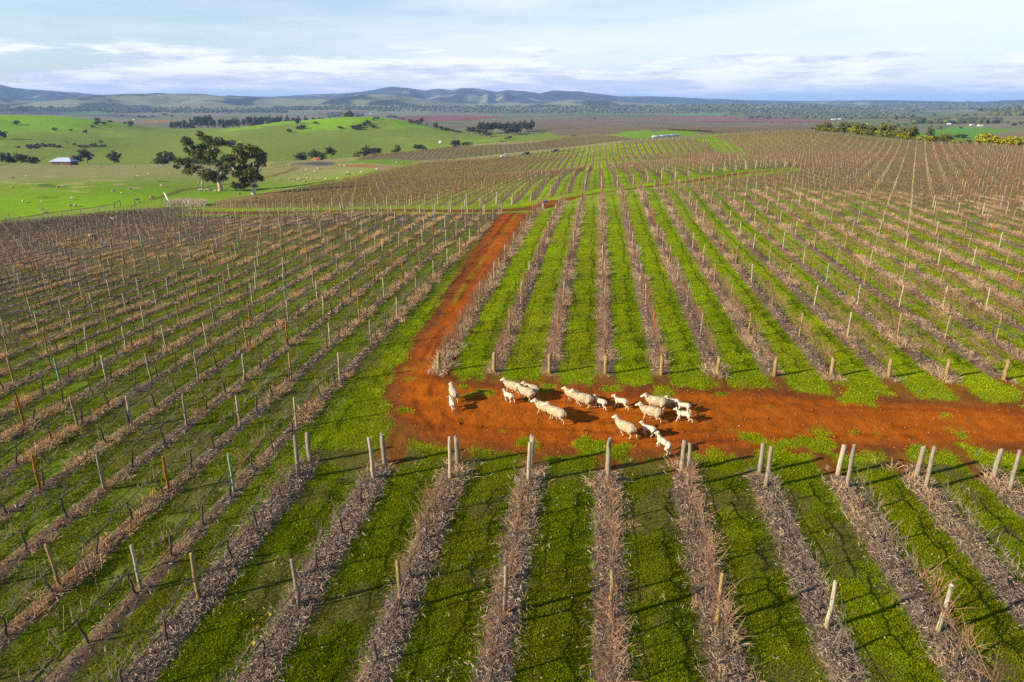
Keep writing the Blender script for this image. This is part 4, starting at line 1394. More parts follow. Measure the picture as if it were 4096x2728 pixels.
class Body:
    def __init__(s):
        s.mb = MB(); s.prims = []

    def ell(s, c, r, col, rot=0.0, tilt=0.0):
        V = SPH_V * np.array(r)
        ct, st = math.cos(tilt), math.sin(tilt)
        V = np.stack([V[:, 0] * ct + V[:, 2] * st, V[:, 1], -V[:, 0] * st + V[:, 2] * ct], 1)
        cr, sr = math.cos(rot), math.sin(rot)
        V = np.stack([V[:, 0] * cr - V[:, 1] * sr, V[:, 0] * sr + V[:, 1] * cr, V[:, 2]], 1) + np.array(c)
        s.mb.add(V, SPH_F, (1, 1, 1)); s.prims.append((np.array(c, float), np.array(c, float), float(min(r)), float(np.mean(r)), col))

    def limb(s, P, R, col):
        P = np.asarray(P, float)
        for i in range(len(P) - 1):
            n_ = 5
            t = np.linspace(0, 1, n_)[:, None]
            Q = P[i] * (1 - t) + P[i + 1] * t; rr_ = R[i] * (1 - t[:, 0]) + R[i + 1] * t[:, 0]
            s.mb.tube(Q, rr_, (1, 1, 1), 10)
            for p, r in ((P[i], R[i]), (P[i + 1], R[i + 1])):
                s.mb.add(SPH_V * r + p, SPH_F, (1, 1, 1))
            s.prims.append((P[i], P[i + 1], R[i], R[i + 1], col))

    def build(s, name, mat, voxel, wool=0.0, woolset=(), smooth=3, seed=0):
        V, Fc, C_ = soup(s.mb)
        me = tri_mesh(name, V, Fc, [mat], True, C_)
        o = bpy.data.objects.new(name, me); COL.objects.link(o)
        md = o.modifiers.new('r', 'REMESH'); md.mode = 'VOXEL'; md.voxel_size = voxel
        m2 = o.modifiers.new('s', 'SMOOTH'); m2.iterations = smooth; m2.factor = .5
        dg = bpy.context.evaluated_depsgraph_get()
        out = bpy.data.meshes.new_from_object(o.evaluated_get(dg))
        bpy.data.objects.remove(o); bpy.data.meshes.remove(me)
        n_ = len(out.vertices)
        W = np.empty(n_ * 3, np.float32); out.vertices.foreach_get('co', W); W = W.reshape(-1, 3).astype(float)
        Nn = np.empty(n_ * 3, np.float32); out.vertices.foreach_get('normal', Nn); Nn = Nn.reshape(-1, 3)
        best = np.full(n_, 1e9); colr = np.zeros((n_, 3)); isw = np.zeros(n_, bool)
        for a, b, r0, r1, c in s.prims:
            d = b - a; L = d @ d
            t = np.clip(((W - a) @ d) / (L + 1e-9), 0, 1) if L > 1e-9 else np.zeros(n_)
            q = np.linalg.norm(W - a - t[:, None] * d, axis=1) - (r0 + (r1 - r0) * t if L > 1e-9 else r1)
            m = q < best
            best[m] = q[m]; colr[m] = c; isw[m] = tuple(c) in woolset
        if wool:
            h = fbm(W[:, 0] * 1 + W[:, 1] * .7, W[:, 2] + W[:, 1] * .9, 16., 3, 2. + seed) - .5
            h2 = vnoise(W[:, 0] + W[:, 1], W[:, 2] - W[:, 1] * .6, 42., 5.) - .5
            W = W + Nn * ((h * 1.6 * wool + h2 * .6 * wool) * isw)[:, None]
            colr = colr * (1 + .35 * (h + h2 * .6) * isw)[:, None]
            out.vertices.foreach_set('co', W.astype(np.float32).ravel())
        at = out.attributes.get('Col') or out.attributes.new('Col', 'FLOAT_COLOR', 'POINT')
        at.data.foreach_set('color', np.concatenate([colr, np.ones((n_, 1))], 1).astype(np.float32).ravel())
        out.polygons.foreach_set('use_smooth', np.ones(len(out.polygons), bool))
        out.materials.clear(); out.materials.append(mat)
        out.name = name; out.update()
        return out


WOOLC = (.40, .31, .185); FACE = (.58, .50, .38); LEGC = (.52, .40, .24); HOOF = (.05, .04, .035); LAMBC = (.56, .46, .32); PINK = (.62, .42, .34); EYE = (.02, .017, .015)


def sheep_body(name, sw, head_yaw=0.0, head_up=0.0, dirty=0.0, seed=0, voxel=.020, simple=False):
    """adult merino, +x forward, feet at z = 0; sw = forward swing of the four feet (front left, front right, hind left, hind right)"""
    B = Body()
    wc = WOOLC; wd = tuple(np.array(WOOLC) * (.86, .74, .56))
    B.ell((.02, 0, .58), (.50, .245, .255), wc)
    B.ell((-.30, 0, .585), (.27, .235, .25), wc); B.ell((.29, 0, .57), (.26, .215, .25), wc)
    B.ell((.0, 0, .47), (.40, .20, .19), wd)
    B.ell((-.02, 0, .73), (.42, .17, .11), wc)
    hy = head_yaw; c, s = math.cos(hy), math.sin(hy)
    nk = np.array((.49, 0, .66)); hd = np.array((.49 + .17 * c, .17 * s, .82 + head_up))
    B.limb([(.36, 0, .60), nk, hd - np.array((.03 * c, .03 * s, 0))], [.22, .18, .12], wc)
    B.ell((.50, 0, .54), (.10, .11, .15), wc)                # throat folds
    B.ell(hd + np.array((-.01 * c, -.01 * s, .035)), (.115, .105, .10), wc)
    nose = hd + np.array((.235 * c, .235 * s, -.10))
    B.limb([hd + np.array((.05 * c, .05 * s, -.01)), hd + np.array((.15 * c, .15 * s, -.055)), nose], [.082, .066, .046], FACE)
    B.ell(nose + np.array((.012 * c, .012 * s, -.005)), (.035, .035, .03), PINK)
    for q in (-1, 1):
        pe = np.array((-s * q, c * q, 0))
        B.limb([hd + pe * .085 + (0, 0, .02), hd + pe * .155 + np.array((-.02 * c, -.02 * s, .0)), hd + pe * .205 + np.array((-.03 * c, -.03 * s, -.025))], [.026, .034, .016], FACE)
        if not simple:
            B.ell(hd + pe * .066 + np.array((.085 * c, .085 * s, .012)), (.016, .016, .016), EYE)
    for k, (x0, y0, front) in enumerate(((.27, .115, 1), (.27, -.115, 1), (-.34, .125, 0), (-.34, -.125, 0))):
        d = sw[k]
        if front:
            kn = np.array((x0 + d * .45 + .02, y0, .25)); ft = np.array((x0 + d, y0, .045 + max(0, -d) * .12))
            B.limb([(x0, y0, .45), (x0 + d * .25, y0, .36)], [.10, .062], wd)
            B.limb([(x0 + d * .25, y0, .36), kn, ft + (0, 0, .03)], [.05, .036, .026], LEGC)
        else:
            st_ = np.array((x0 + .07 + d * .25, y0, .38)); hk = np.array((x0 - .10 + d * .65, y0, .25 + max(0, -d) * .10)); ft = np.array((x0 - .05 + d, y0, .045 + max(0, -d) * .14))
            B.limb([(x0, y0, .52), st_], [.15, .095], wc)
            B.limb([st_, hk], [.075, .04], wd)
            B.limb([hk, ft + (0, 0, .03)], [.038, .027], LEGC)
        B.limb([ft, ft + np.array((.035, 0, -.02))], [.030, .026], HOOF)
    B.limb([(-.55, 0, .66), (-.585, 0, .53)], [.05, .034], wd)
    return B.build(name, M_WOOL, voxel, 0 if simple else .016, (wc, wd), 2 if not simple else 1, seed)


def lamb_body(name, sw, head_yaw=0.0, leap=0.0, seed=0, voxel=.013, black_head=False):
    B = Body(); wc = LAMBC
    fc = LAMBC
    hc_ = fc
    def P(x, y, z):          # leap lifts the fore end about the hind feet
        a = leap; X = x + .26
        return np.array((X * math.cos(a) - (z - .05) * math.sin(a) * .35 - .26, y, z + X * math.sin(a)))
    t = leap
    B.ell(P(0, 0, .42), (.26, .115, .125), wc, 0, -t); B.ell(P(-.17, 0, .425), (.15, .118, .13), wc, 0, -t); B.ell(P(.16, 0, .415), (.15, .105, .13), wc, 0, -t)
    hy = head_yaw; c, s = math.cos(hy), math.sin(hy)
    hd = P(.34, 0, .60) + np.array((.05 * (c - 1), .06 * s, 0))
    B.limb([P(.20, 0, .45), P(.28, 0, .54), hd], [.095, .068, .058], wc)
    B.ell(hd + (0, 0, .01), (.075, .062, .062), hc_)
    nose = hd + np.array((.125 * c, .125 * s, -.045))
    B.limb([hd + np.array((.04 * c, .04 * s, 0)), nose], [.05, .03], hc_)
    B.ell(nose + np.array((.006, 0, 0)), (.022, .024, .02), PINK)
    for q in (-1, 1):
        pe = np.array((-s * q, c * q, 0))
        B.limb([hd + pe * .05 + (0, 0, .02), hd + pe * .115 + np.array((-.02 * c, -.02 * s, .02)), hd + pe * .15 + np.array((-.03 * c, -.03 * s, .005))], [.018, .026, .012], fc)
        B.ell(hd + pe * .047 + np.array((.05 * c, .05 * s, .012)), (.012, .012, .012), EYE)
    for k, (x0, y0, front) in enumerate(((.17, .065, 1), (.17, -.065, 1), (-.22, .07, 0), (-.22, -.07, 0))):
        d = sw[k]
        if front:
            if leap:
                a = P(x0, y0, .38); kn = a + np.array((.09, 0, -.13)); ft = kn + np.array((-.03 + d * .3, 0, -.13))
            else:
                a = np.array((x0, y0, .38)); kn = np.array((x0 + d * .45 + .015, y0, .20)); ft = np.array((x0 + d, y0, .035 + max(0, -d) * .2))
            B.limb([a, kn, ft + (0, 0, .02)], [.056, .034, .024], wc)
        else:
            a = P(x0, y0, .40) if leap else np.array((x0, y0, .40))
            st_ = np.array((x0 + .05 + d * .25, y0, .28)); hk = np.array((x0 - .06 + d * .65, y0, .18 + max(0, -d) * .15)); ft = np.array((x0 - .03 + d, y0, .035 + max(0, -d) * .2))
            B.limb([a, st_], [.085, .055], wc); B.limb([st_, hk, ft + (0, 0, .02)], [.045, .030, .024], wc)
        B.limb([ft, ft + np.array((.02, 0, -.012))], [.022, .019], HOOF)
    B.limb([P(-.31, 0, .47), P(-.34, 0, .36)], [.026, .018], wc)
    return B.build(name, M_WOOL, voxel, .003, (wc,), 2, seed)


ADULT = [sheep_body('sheep', (.14, -.16, -.15, .17), .15, .02, seed=1), sheep_body('sheep', (-.12, .15, .16, -.10), -.25, -.03, seed=2),
         sheep_body('sheep', (.17, -.05, -.18, .05), .45, .0, seed=3), sheep_body('sheep', (-.17, .12, .08, -.18), 0.0, .05, seed=4)]
LAMB = [lamb_body('lamb', (.10, -.10, -.11, .12), .2, seed=5), lamb_body('lamb', (-.08, .11, .12, -.08), -.2, seed=6), lamb_body('lamb', (.13, -.02, -.14, .04), .1, seed=7)]
LEAP = lamb_body('lamb', (.05, -.1, .02, -.06), .1, .42, seed=8)
za = lambda x, y: (1750 + x * .2551, 1480 + y * .2551)
zb = lambda x, y: (2300 + x * .2551, 1480 + y * .2551)
FLOCK = [  # kind, mesh, front feet, hind feet, scale, label
    ('a', 3, za(235, 440), za(278, 520), 1.0, 'woolly ewe walking away from the viewer, ahead of the flock on its left'),
    ('l', 0, za(213, 590), za(248, 648), 1.0, 'lamb close behind the lone ewe walking away up the track'),
    ('a', 0, za(1105, 345), za(1262, 388), 1.0, 'ewe at the grass edge leading the flock, its face turned to the left'),
    ('l', 1, za(1062, 490), za(1172, 528), 1.05, 'lamb trotting in front of the leading ewes with no sheep below it'),
    ('a', 1, za(1318, 442), za(1490, 500), 1.03, 'ewe overlapping the leading ewe from behind, whiter along its back'),
    ('a', 2, za(1415, 385), za(1545, 425), .92, 'ewe mostly hidden behind another ewe, only its head and rump showing'),
    ('a', 2, za(1595, 690), za(1790, 745), 1.05, 'ewe in the middle whose rump is hidden by the ewe below it'),
    ('a', 0, za(1765, 770), za(1990, 858), 1.08, 'ewe lowest of the three in the left bunch, its whole flank in view'),
    ('a', 1, za(2050, 475), za(2215, 515), .98, 'ewe at the back of the central pair with a shadow across its rump'),
    ('a', 3, za(2190, 560), za(2385, 600), 1.08, 'ewe at the front of the central pair, overlapping the ewe behind'),
    ('l', 0, zb(352, 592), zb(442, 622), 1.12, 'lamb right behind the central pair of ewes, turned half away'),
    ('l', 2, zb(660, 592), zb(778, 618), 1.15, 'lamb walking alone in the gap between the central pair and rear ewes'),
    ('a', 2, zb(1165, 610), zb(1385, 655), 1.08, 'ewe at the rear with a rusty mark on its shoulder'),
    ('a', 0, zb(1075, 765), zb(1325, 820), 1.1, 'long bodied ewe in front of the ewe with the rusty mark'),
    ('l', 1, zb(1478, 585), zb(1580, 600), 1.0, 'lamb standing in the shadow of the rear ewes'),
    ('l', 0, zb(1640, 650), zb(1765, 672), 1.05, 'yellowish lamb just behind the rearmost clear lamb'),
    ('l', 2, zb(1628, 798), zb(1772, 818), 1.15, 'lamb at the far right of the flock striding with legs apart'),
    ('a', 3, zb(705, 1008), zb(895, 1088), 1.1, 'ewe nearest the viewer with yellow stained hind legs'),
    ('l', 1, zb(1095, 1028), zb(1205, 1055), 1.1, 'lamb with its head in shadow behind the nearest ewe'),
    ('p', 0, zb(1275, 1290), zb(1440, 1332), 1.2, 'lamb leaping with its forelegs raised beside the fence posts'),
]
for kd, j, fr, hd, sc, lb in FLOCK:
    a, b = G(*fr), G(*hd)
    d = a - b
    c = (a + b) / 2
    rz = math.atan2(d[1], d[0])
    me = ADULT[j] if kd == 'a' else LAMB[j] if kd == 'l' else LEAP
    zr = float(gz2[cell(np.array([c[0]]), np.array([c[1]]))][0])
    tag(link('sheep' if kd == 'a' else 'lamb', me, (c[0], c[1], min(zr, c[2] + .02) - .005), rz, sc * (.80 if kd == 'a' else .90)), lb, 'sheep' if kd == 'a' else 'lamb', 'flock walking along the red road')

# grazing sheep far off
FARM = [sheep_body('sheep', (.1, -.1, -.1, .1), .2, -.35, seed=11, voxel=.05, simple=True), sheep_body('sheep', (-.08, .1, .1, -.06), -.2, -.1, seed=12, voxel=.05, simple=True)]
zA3 = lambda x, y: (x * .2972, 500 + y * .2972)
zB3 = lambda x, y: (600 + x * .2972, 500 + y * .2972)
zD = lambda x, y: (1250 + x * .6686, 520 + y * .6686)
far = [zA3(*q) for q in [(110, 722), (175, 724), (353, 698), (166, 852), (296, 842), (853, 840), (782, 860), (318, 1048), (563, 1045), (972, 1006), (952, 1108), (1020, 1106), (571, 1152), (625, 1206), (1577, 650), (2003, 672),
                         (1815, 718), (1870, 702), (1792, 724), (1533, 908), (1642, 928), (1765, 880), (2180, 832), (2050, 992), (2285, 656), (1366, 574), (1813, 570), (2203, 550), (2275, 558), (955, 568), (1848, 1030)]]
far += [zB3(*q) for q in [(1680, 572), (1745, 562), (1800, 562), (1938, 578), (1968, 596), (2060, 612), (2098, 614), (2260, 598), (2295, 594), (1702, 750), (1752, 745), (1888, 738), (1913, 732), (1950, 750), (1990, 748), (2014, 740),
                          (2035, 716), (2062, 718), (2098, 704), (2110, 724), (2168, 738), (2244, 742), (2280, 746), (2092, 780), (2218, 638), (2045, 640), (1880, 556), (1912, 554), (1665, 486), (1790, 470), (1830, 470),
                          (662, 790), (705, 802), (362, 790), (1118, 664), (1163, 882), (1210, 950)]]
far += [zD(*q) for q in [(30, 235), (48, 232), (80, 232), (105, 232), (125, 230), (205, 272), (210, 262), (225, 275), (248, 270), (290, 260), (305, 266), (385, 240), (400, 246), (475, 194), (488, 194), (502, 198), (528, 198), (545, 204), (150, 298), (78, 300), (28, 298), (190, 220), (165, 218)]]
far_v = [(440 + x * .3418, 780 + y * .3418) for x, y in [(795, 128), (962, 146), (990, 135), (1060, 120), (1075, 150)]]
far_b = [(0 + x * .6686, 820 + y * .6686) for x, y in [(530, 62), (682, 100), (562, 206), (215, 250)]]
xw = lambda u: 'left' if u < 350 else 'middle' if u < 800 else 'right'
for i, q in enumerate(far + far_v + far_b):
    p = G(*q)
    near_tree = 860 < q[0] < 1080
    if q[1] > 820 and q[0] > 300 or i >= len(far): g, lb = 'sheep browsing at the edge of the vines', 'brown looking sheep among the vines and pale reeds by the vineyard edge'
    elif q[0] > 1080: g, lb = 'sheep mob by the dam', 'tiny pale sheep grazing in the mob between the gum trees and the dam'
    elif q[1] < 700: g, lb = 'sheep on the paddock ridge', 'tiny sheep on the dry ridge of the paddock below the house'
    else: g, lb = 'sheep scattered over the green paddock', 'small sheep grazing loose on the bright green paddock left of the gums'
    sc = 1.15 if i % 4 else .8
    tag(link('sheep', FARM[i % 2], (p[0], p[1], p[2] - .02), pr.uniform(0, 6.28), sc), lb, 'sheep', g)


# ------------------------------------------------------------------ trees
def tree_meshes(clumps, seed, r0, fork, leaf=.35, nl=90, c0=(.035, .045, .018), c1=(.085, .09, .030), flat=.75, limbs=True, bark=(.30, .24, .19), sides=6, lean=(0, 0)):
    rs = np.random.RandomState(seed)
    cl = np.array(clumps, float)
    mb = MB()
    bark = np.array(bark)
    nodes = [np.array((0., 0., -.3)), np.array((lean[0] * .4, lean[1] * .4, fork * .5)), np.array((lean[0], lean[1], fork))]
    par = [-1, 0, 1]
    if limbs:
        order = np.argsort(np.linalg.norm(cl[:, :3] - nodes[2], axis=1))
        ends = []
        for i in order:
            t = cl[i, :3] - np.array((0, 0, cl[i, 3] * .3))
            best, bj = 1e9, 2
            for j in range(2, len(nodes)):
                d = np.linalg.norm(t - nodes[j]) + max(0, nodes[j][2] - t[2] + .1) * 1.2
                d += .12 * np.linalg.norm(nodes[j] - nodes[2])
                if d < best: best, bj = d, j
            a = nodes[bj]; L = np.linalg.norm(t - a)
            m = (a + t) / 2 + rs.randn(3) * L * .09 + np.array((0, 0, L * .05))
            nodes.append(m); par.append(bj); nodes.append(t); par.append(len(nodes) - 2); ends.append(len(nodes) - 1)
        cnt = np.zeros(len(nodes))
        for e in ends:
            j = e
            while j >= 0: cnt[j] += 1; j = par[j]
        rad = r0 * np.maximum(cnt / cnt[0], .0) ** .48
        for j in range(3, len(nodes)):
            p = par[j]
            ra = min(rad[p], rad[j] * 1.25)
            c = bark * rs.uniform(.7, 1.25)
            n_ = nodes[p] + (nodes[j] - nodes[p]) * np.linspace(0, 1, 4)[:, None] + rs.randn(4, 3) * np.array([0, .03, .03, 0])[:, None] * np.linalg.norm(nodes[j] - nodes[p])
            mb.tube(n_, np.linspace(ra, rad[j], 4), c, sides)
    t = np.linspace(0, 1, 6)[:, None]
    tr = nodes[0] * (1 - t) + nodes[2] * t + rs.randn(6, 3) * np.array([0, 1, 1, 1, 1, 0])[:, None] * r0 * .12
    mb.tube(tr, r0 * np.array([1.35, 1.08, .98, .93, .9, .85]), bark * 1.1, 8)
    V, Fc, C_ = soup(mb)
    C_ = C_ * (.75 + .5 * rs.rand(len(V), 1))
    trunk = tri_mesh('trunk', V, Fc, [M_TREEBARK], True, C_)
    PV, PC = [], []
    for x, y, z, r in cl:
        n_ = int(nl * (r / np.mean(cl[:, 3])) ** 1.6) + 6
        k = max(2, n_ // 14)
        sub = rs.randn(k, 3); sub /= np.linalg.norm(sub, axis=1)[:, None]; sub *= (.55 + .5 * rs.rand(k, 1))
        q = sub[rs.randint(0, k, n_)] + rs.randn(n_, 3) * .26
        PV.append(np.array((x, y, z)) + q * np.array((r, r, r * flat)))
        cc = lerp(c0, c1, np.clip(rs.rand(n_) * .7 + rs.rand() * .5 - .1, 0, 1))
        PC.append(cc)
    P = np.concatenate(PV); cc = np.concatenate(PC)
    P[:, 2] = np.maximum(P[:, 2], .05)
    N = len(P)
    a = rs.randn(N, 3); a /= np.linalg.norm(a, axis=1)[:, None]
    b = np.cross(a, rs.randn(N, 3)); b /= np.linalg.norm(b, axis=1)[:, None]
    sz = leaf * (.6 + .8 * rs.rand(N))[:, None]
    V = np.stack([P - a * sz, P + b * sz * .6, P + a * sz, P - b * sz * .6], 1).reshape(-1, 3)
    crown = tri_mesh('crown', V, np.arange(N * 4).reshape(-1, 4), [M_LEAF], False, np.repeat(cc, 4, 0))
    return trunk, crown


def plant(name, meshes, p, label, cat, group=None, rz=0.0, sc=1.0):
    o = bpy.data.objects.new(name, None); COL.objects.link(o)
    o.empty_display_size = .5
    o.location = p; o.rotation_euler = (0, 0, rz); o.scale = (sc, sc, sc) if isinstance(sc, (int, float)) else sc
    for nm, me in zip(('trunk', 'crown'), meshes):
        link(nm, me, parent=o)
    return tag(o, label, cat, group)


def from_px(l, base, s, depth, seed, yaw=YAW):
    """clumps read off the photograph as offsets from the foot of the trunk, given a depth of crown of their own"""
    rs = np.random.RandomState(seed); out = []
    for x, y, r in l:
        dx, dz = (x - base[0]) * s, (base[1] - y) * s
        w_ = depth * math.sqrt(max(.05, 1 - (dx / (depth * 1.35)) ** 2))
        dy = rs.uniform(-1, 1) * w_ * .75
        out.append((dx * math.cos(yaw) - dy * math.sin(yaw), dx * math.sin(yaw) + dy * math.cos(yaw), dz, r * s))
    return out


GUM1 = [(785, 150, 45), (790, 205, 55), (650, 240, 72), (905, 215, 58), (960, 225, 55), (1020, 250, 55), (1085, 262, 62), (1130, 255, 45), (580, 345, 40), (680, 320, 48), (830, 330, 80), (660, 400, 58), (740, 385, 55), (880, 370, 72),
        (960, 380, 66), (700, 430, 64), (900, 460, 76), (820, 480, 84), (480, 500, 66), (560, 500, 50), (740, 500, 58), (930, 540, 58), (1040, 540, 78), (1050, 480, 60), (390, 575, 34), (560, 580, 48), (620, 610, 62), (545, 615, 46),
        (720, 570, 48), (780, 660, 60), (850, 640, 84), (900, 690, 84), (960, 640, 66), (800, 705, 58), (880, 725, 68), (1080, 590, 58), (980, 720, 48), (640, 580, 46)]
GUM2 = [(1420, 320, 48), (1330, 345, 66), (1480, 360, 66), (1260, 385, 66), (1560, 420, 66), (1600, 480, 42), (1605, 530, 28), (1200, 440, 66), (1130, 475, 58), (1110, 540, 48), (1280, 450, 74), (1400, 410, 56), (1340, 480, 56),
        (1520, 500, 44), (1180, 520, 58), (1130, 600, 42), (1230, 600, 58), (1300, 570, 66), (1400, 570, 58), (1480, 600, 58), (1190, 650, 52), (1260, 640, 58), (1340, 660, 48), (1420, 650, 66), (1520, 650, 46), (1490, 720, 46),
        (1320, 720, 46), (1200, 790, 42), (1280, 800, 42), (1340, 800, 36), (1440, 820, 26), (1420, 740, 36)]
g1 = G(881, 764); z1_ = float((np.array(g1) - CAM) @ FW)
g2 = G(1016, 778); z2_ = float((np.array(g2) - CAM) @ FW)
t1 = tree_meshes(from_px(GUM1, (945, 885), .2972 * z1_ / F, 8.0, 1), 21, .95, 4.0, .42, 270, (.045, .055, .014), (.19, .18, .035), .72, bark=(.42, .29, .20))
plant('gum_tree', t1, g1, 'large spreading gum tree with a thick forked trunk and dark open crown', 'tree')
t2 = tree_meshes(from_px(GUM2, (1400, 930), .2972 * z2_ / F, 6.5, 2), 22, .62, 5.0, .40, 260, (.055, .068, .016), (.21, .205, .042), .74, bark=(.60, .52, .45))
plant('gum_tree', t2, g2, 'smaller gum tree with pale slim trunks right of the big gum', 'tree')


def crown_clumps(seed, w_, h, z0, n_, r):
    rs = np.random.RandomState(seed); out = []
    for _ in range(n_):
        q = rs.randn(3); q /= np.linalg.norm(q); q *= rs.rand() ** .4
        out.append((q[0] * w_, q[1] * w_, z0 + (q[2] * .5 + .5) * h, r * rs.uniform(.7, 1.25)))
    return out


OLV = ((.030, .040, .014), (.105, .115, .030))
TV = {'round': [tree_meshes(crown_clumps(100 + i, 3.6, 6.6, 2.6, 20, 1.7), 200 + i, .32, 1.9, .5, 42, *OLV) for i in range(3)],        # about 10 m
      'tall': [tree_meshes(crown_clumps(110 + i, 2.7, 10.0, 3.8, 22, 1.7), 210 + i, .35, 3.2, .5, 40, (.028, .036, .017), (.08, .085, .032)) for i in range(3)],   # about 14 m
      'bush': [tree_meshes(crown_clumps(120 + i, 2.6, 2.6, .7, 16, 1.25), 220 + i, .16, .5, .38, 40, *OLV) for i in range(3)],            # about 4 m, 7 m wide
      'gold': [tree_meshes(crown_clumps(130 + i, 2.5, 2.2, .6, 16, 1.25), 230 + i, .14, .5, .34, 60, (.17, .165, .006), (.40, .36, .008)) for i in range(3)],
      'olive': [tree_meshes(crown_clumps(140 + i, 2.5, 3.4, .8, 18, 1.3), 240 + i, .16, .7, .36, 55, (.085, .09, .022), (.21, .205, .05)) for i in range(3)],
      'lime': [tree_meshes(crown_clumps(150, 3.0, 5.2, 1.6, 18, 1.6), 250, .25, 1.2, .45, 50, (.09, .10, .010), (.26, .27, .02))],
      'scrub': [tree_meshes(crown_clumps(160 + i, 2.4, 1.2, .3, 12, .9), 260 + i, .10, .3, .34, 24, (.04, .035, .028), (.11, .095, .07)) for i in range(2)],
      'bare': [tree_meshes(crown_clumps(170, 2.8, 4.5, 2.2, 16, 1.0), 270, .22, 1.5, .2, 4, (.10, .08, .06), (.14, .11, .08), bark=(.16, .12, .09))]}
BH = {'round': 10.0, 'tall': 14.5, 'bush': 4.0, 'gold': 3.7, 'olive': 4.9, 'lime': 8.0, 'scrub': 1.9, 'bare': 7.2}
BW = {'round': 10.0, 'tall': 8.2, 'bush': 7.4, 'gold': 7.2, 'olive': 7.4, 'lime': 8.6, 'scrub': 6.4, 'bare': 7.0}
tcount = 0


def put(kd, u, v, wpx, hpx, label, cat='tree', group=None, name=None, z=None):
    """a tree whose foot shows at photo pixel (u, v), wpx wide and hpx tall in the photo; z when its foot is hidden behind a rise"""
    global tcount
    if z:
        q = atz(u, v, z); p = np.array([q[0], q[1], float(hgt(q[0], q[1]))])
        top = atz(u, v - hpx, z)[2]
        H = top - p[2]; W_ = wpx * z / F
    else:
        p = G(u, v); z = float((p - CAM) @ FW); H = hpx * z / F; W_ = wpx * z / F
    ms = TV[kd][tcount % len(TV[kd])]; tcount += 1
    H = max(H, .8)
    return plant(name or {'bush': 'bush', 'gold': 'wattle_bush', 'olive': 'bush', 'scrub': 'scrub_bush'}.get(kd, 'tree'), ms, p, label, cat, group, pr.uniform(0, 6.28), (W_ * 1.25 / BW[kd], W_ * 1.25 / BW[kd], H * 1.12 / BH[kd]))


c1 = lambda x, y: (x * .5945, 300 + y * .5945)
c2 = lambda x, y: (1300 + x * .5945, 300 + y * .5945)
c3 = lambda x, y: (2696 + x * .5945, 300 + y * .5945)
S = .5945
# row of trees along the creek behind the paddock ridge (feet hidden)
CREEK = [('bush', 50, 585, 100, 58, 'wide dark tree at the far left edge behind the paddock'), ('round', 140, 590, 85, 64, 'dark tree second from the left edge behind the paddock'), ('bush', 232, 597, 90, 48, 'low dark tree left of the blue roofed house'),
         ('round', 527, 603, 62, 72, 'dark tree touching the right end of the blue roofed house'), ('tall', 590, 603, 78, 108, 'tall tree right of the blue roofed house'), ('round', 780, 605, 105, 95, 'round tree standing alone right of the house'),
         ('bush', 1120, 598, 135, 74, 'broad rounded tree left of the big gum'), ('olive', 1062, 600, 60, 36, 'low bush at the left foot of the broad rounded tree'), ('bush', 1255, 602, 90, 46, 'dark tree half hidden behind the big gum'),
         ('bush', 1330, 600, 95, 44, 'second dark tree half hidden behind the big gum'), ('bush', 2035, 566, 90, 42, 'dark bush left of the pale tree above the dam'), ('round', 2110, 562, 72, 62, 'pale olive tree above the dam'),
         ('olive', 2168, 562, 66, 44, 'green bush right behind the red earth heap at the dam'), ('tall', 2230, 560, 62, 78, 'tall grey green tree above the dam on the right')]
for kd, x, y, w_, h, lb in CREEK:
    u, v = c1(x, y)
    put(kd, u, v, w_ * S, h * S, lb, 'tree', z=480 if x < 2000 else 470)
for kd, x, y, w_, h, lb, z in [('round', 275, 562, 78, 84, 'dark round tree, left of two beside the third vineyard', 620), ('round', 345, 558, 72, 78, 'dark round tree, right of two beside the third vineyard', 620), ('olive', 215, 565, 50, 50, 'low olive bush left of the two round trees', 615),
                               ('lime', 480, 527, 72, 58, 'yellow green tree behind the third vineyard', 640), ('round', 630, 510, 62, 50, 'thin grey tree right of the yellow green one', 650), ('olive', 668, 502, 40, 26, 'low grey bush beside the thin grey tree', 650),
                               ('bush', 875, 487, 90, 50, 'dark round tree peeping over the third vineyard', 640), ('olive', 955, 478, 80, 28, 'low green bush right of the dark tree above the third vineyard', 645), ('bush', 1200, 462, 55, 18, 'low bush on the edge of the meadow above the third vineyard', 660),
                               ('bush', 1165, 466, 40, 12, 'small bush on the meadow edge, left of the low one', 660), ('bush', 1255, 458, 30, 12, 'small bush on the meadow edge, right of the low one', 660)]:
    u, v = c2(x, y)
    put(kd, u, v, w_ * S, h * S, lb, 'tree', z=z)
# left hill
for kd, x, y, w_, h, lb in [('round', 175, 258, 72, 50, 'dark tree on the crest of the left green hill'), ('bush', 117, 334, 48, 26, 'single dark bush on the upper left of the hill'), ('bush', 8, 432, 70, 62, 'dark tree cut by the left edge of the photo on the hill'),
                            ('bush', 366, 374, 32, 18, 'small bush below the hilltop thicket, leftmost'), ('bush', 480, 378, 28, 14, 'tiny bush below the hilltop thicket, in the middle'), ('bush', 576, 390, 30, 20, 'small bush below the hilltop thicket, rightmost'),
                            ('bush', 658, 310, 46, 20, 'upper dark bush of the hilltop thicket'), ('bush', 656, 336, 50, 26, 'lower dark bush of the hilltop thicket'), ('bush', 882, 347, 40, 32, 'dark bush at the right end of the left hilltop'),
                            ('bush', 840, 330, 26, 12, 'low bush left of the one ending the hilltop'), ('bush', 620, 352, 34, 14, 'low bush left of the hilltop thicket'), ('bush', 700, 330, 40, 14, 'low bush right of the hilltop thicket'), ('bush', 740, 318, 34, 12, 'low bush further right of the hilltop thicket'),
                            ('bare', 455, 478, 44, 40, 'leafless grey tree between scrub patches on the hill foot')]:
    put(kd, *c1(x, y), w_ * S, h * S, lb, 'tree' if kd in ('round', 'bare') else 'bush')
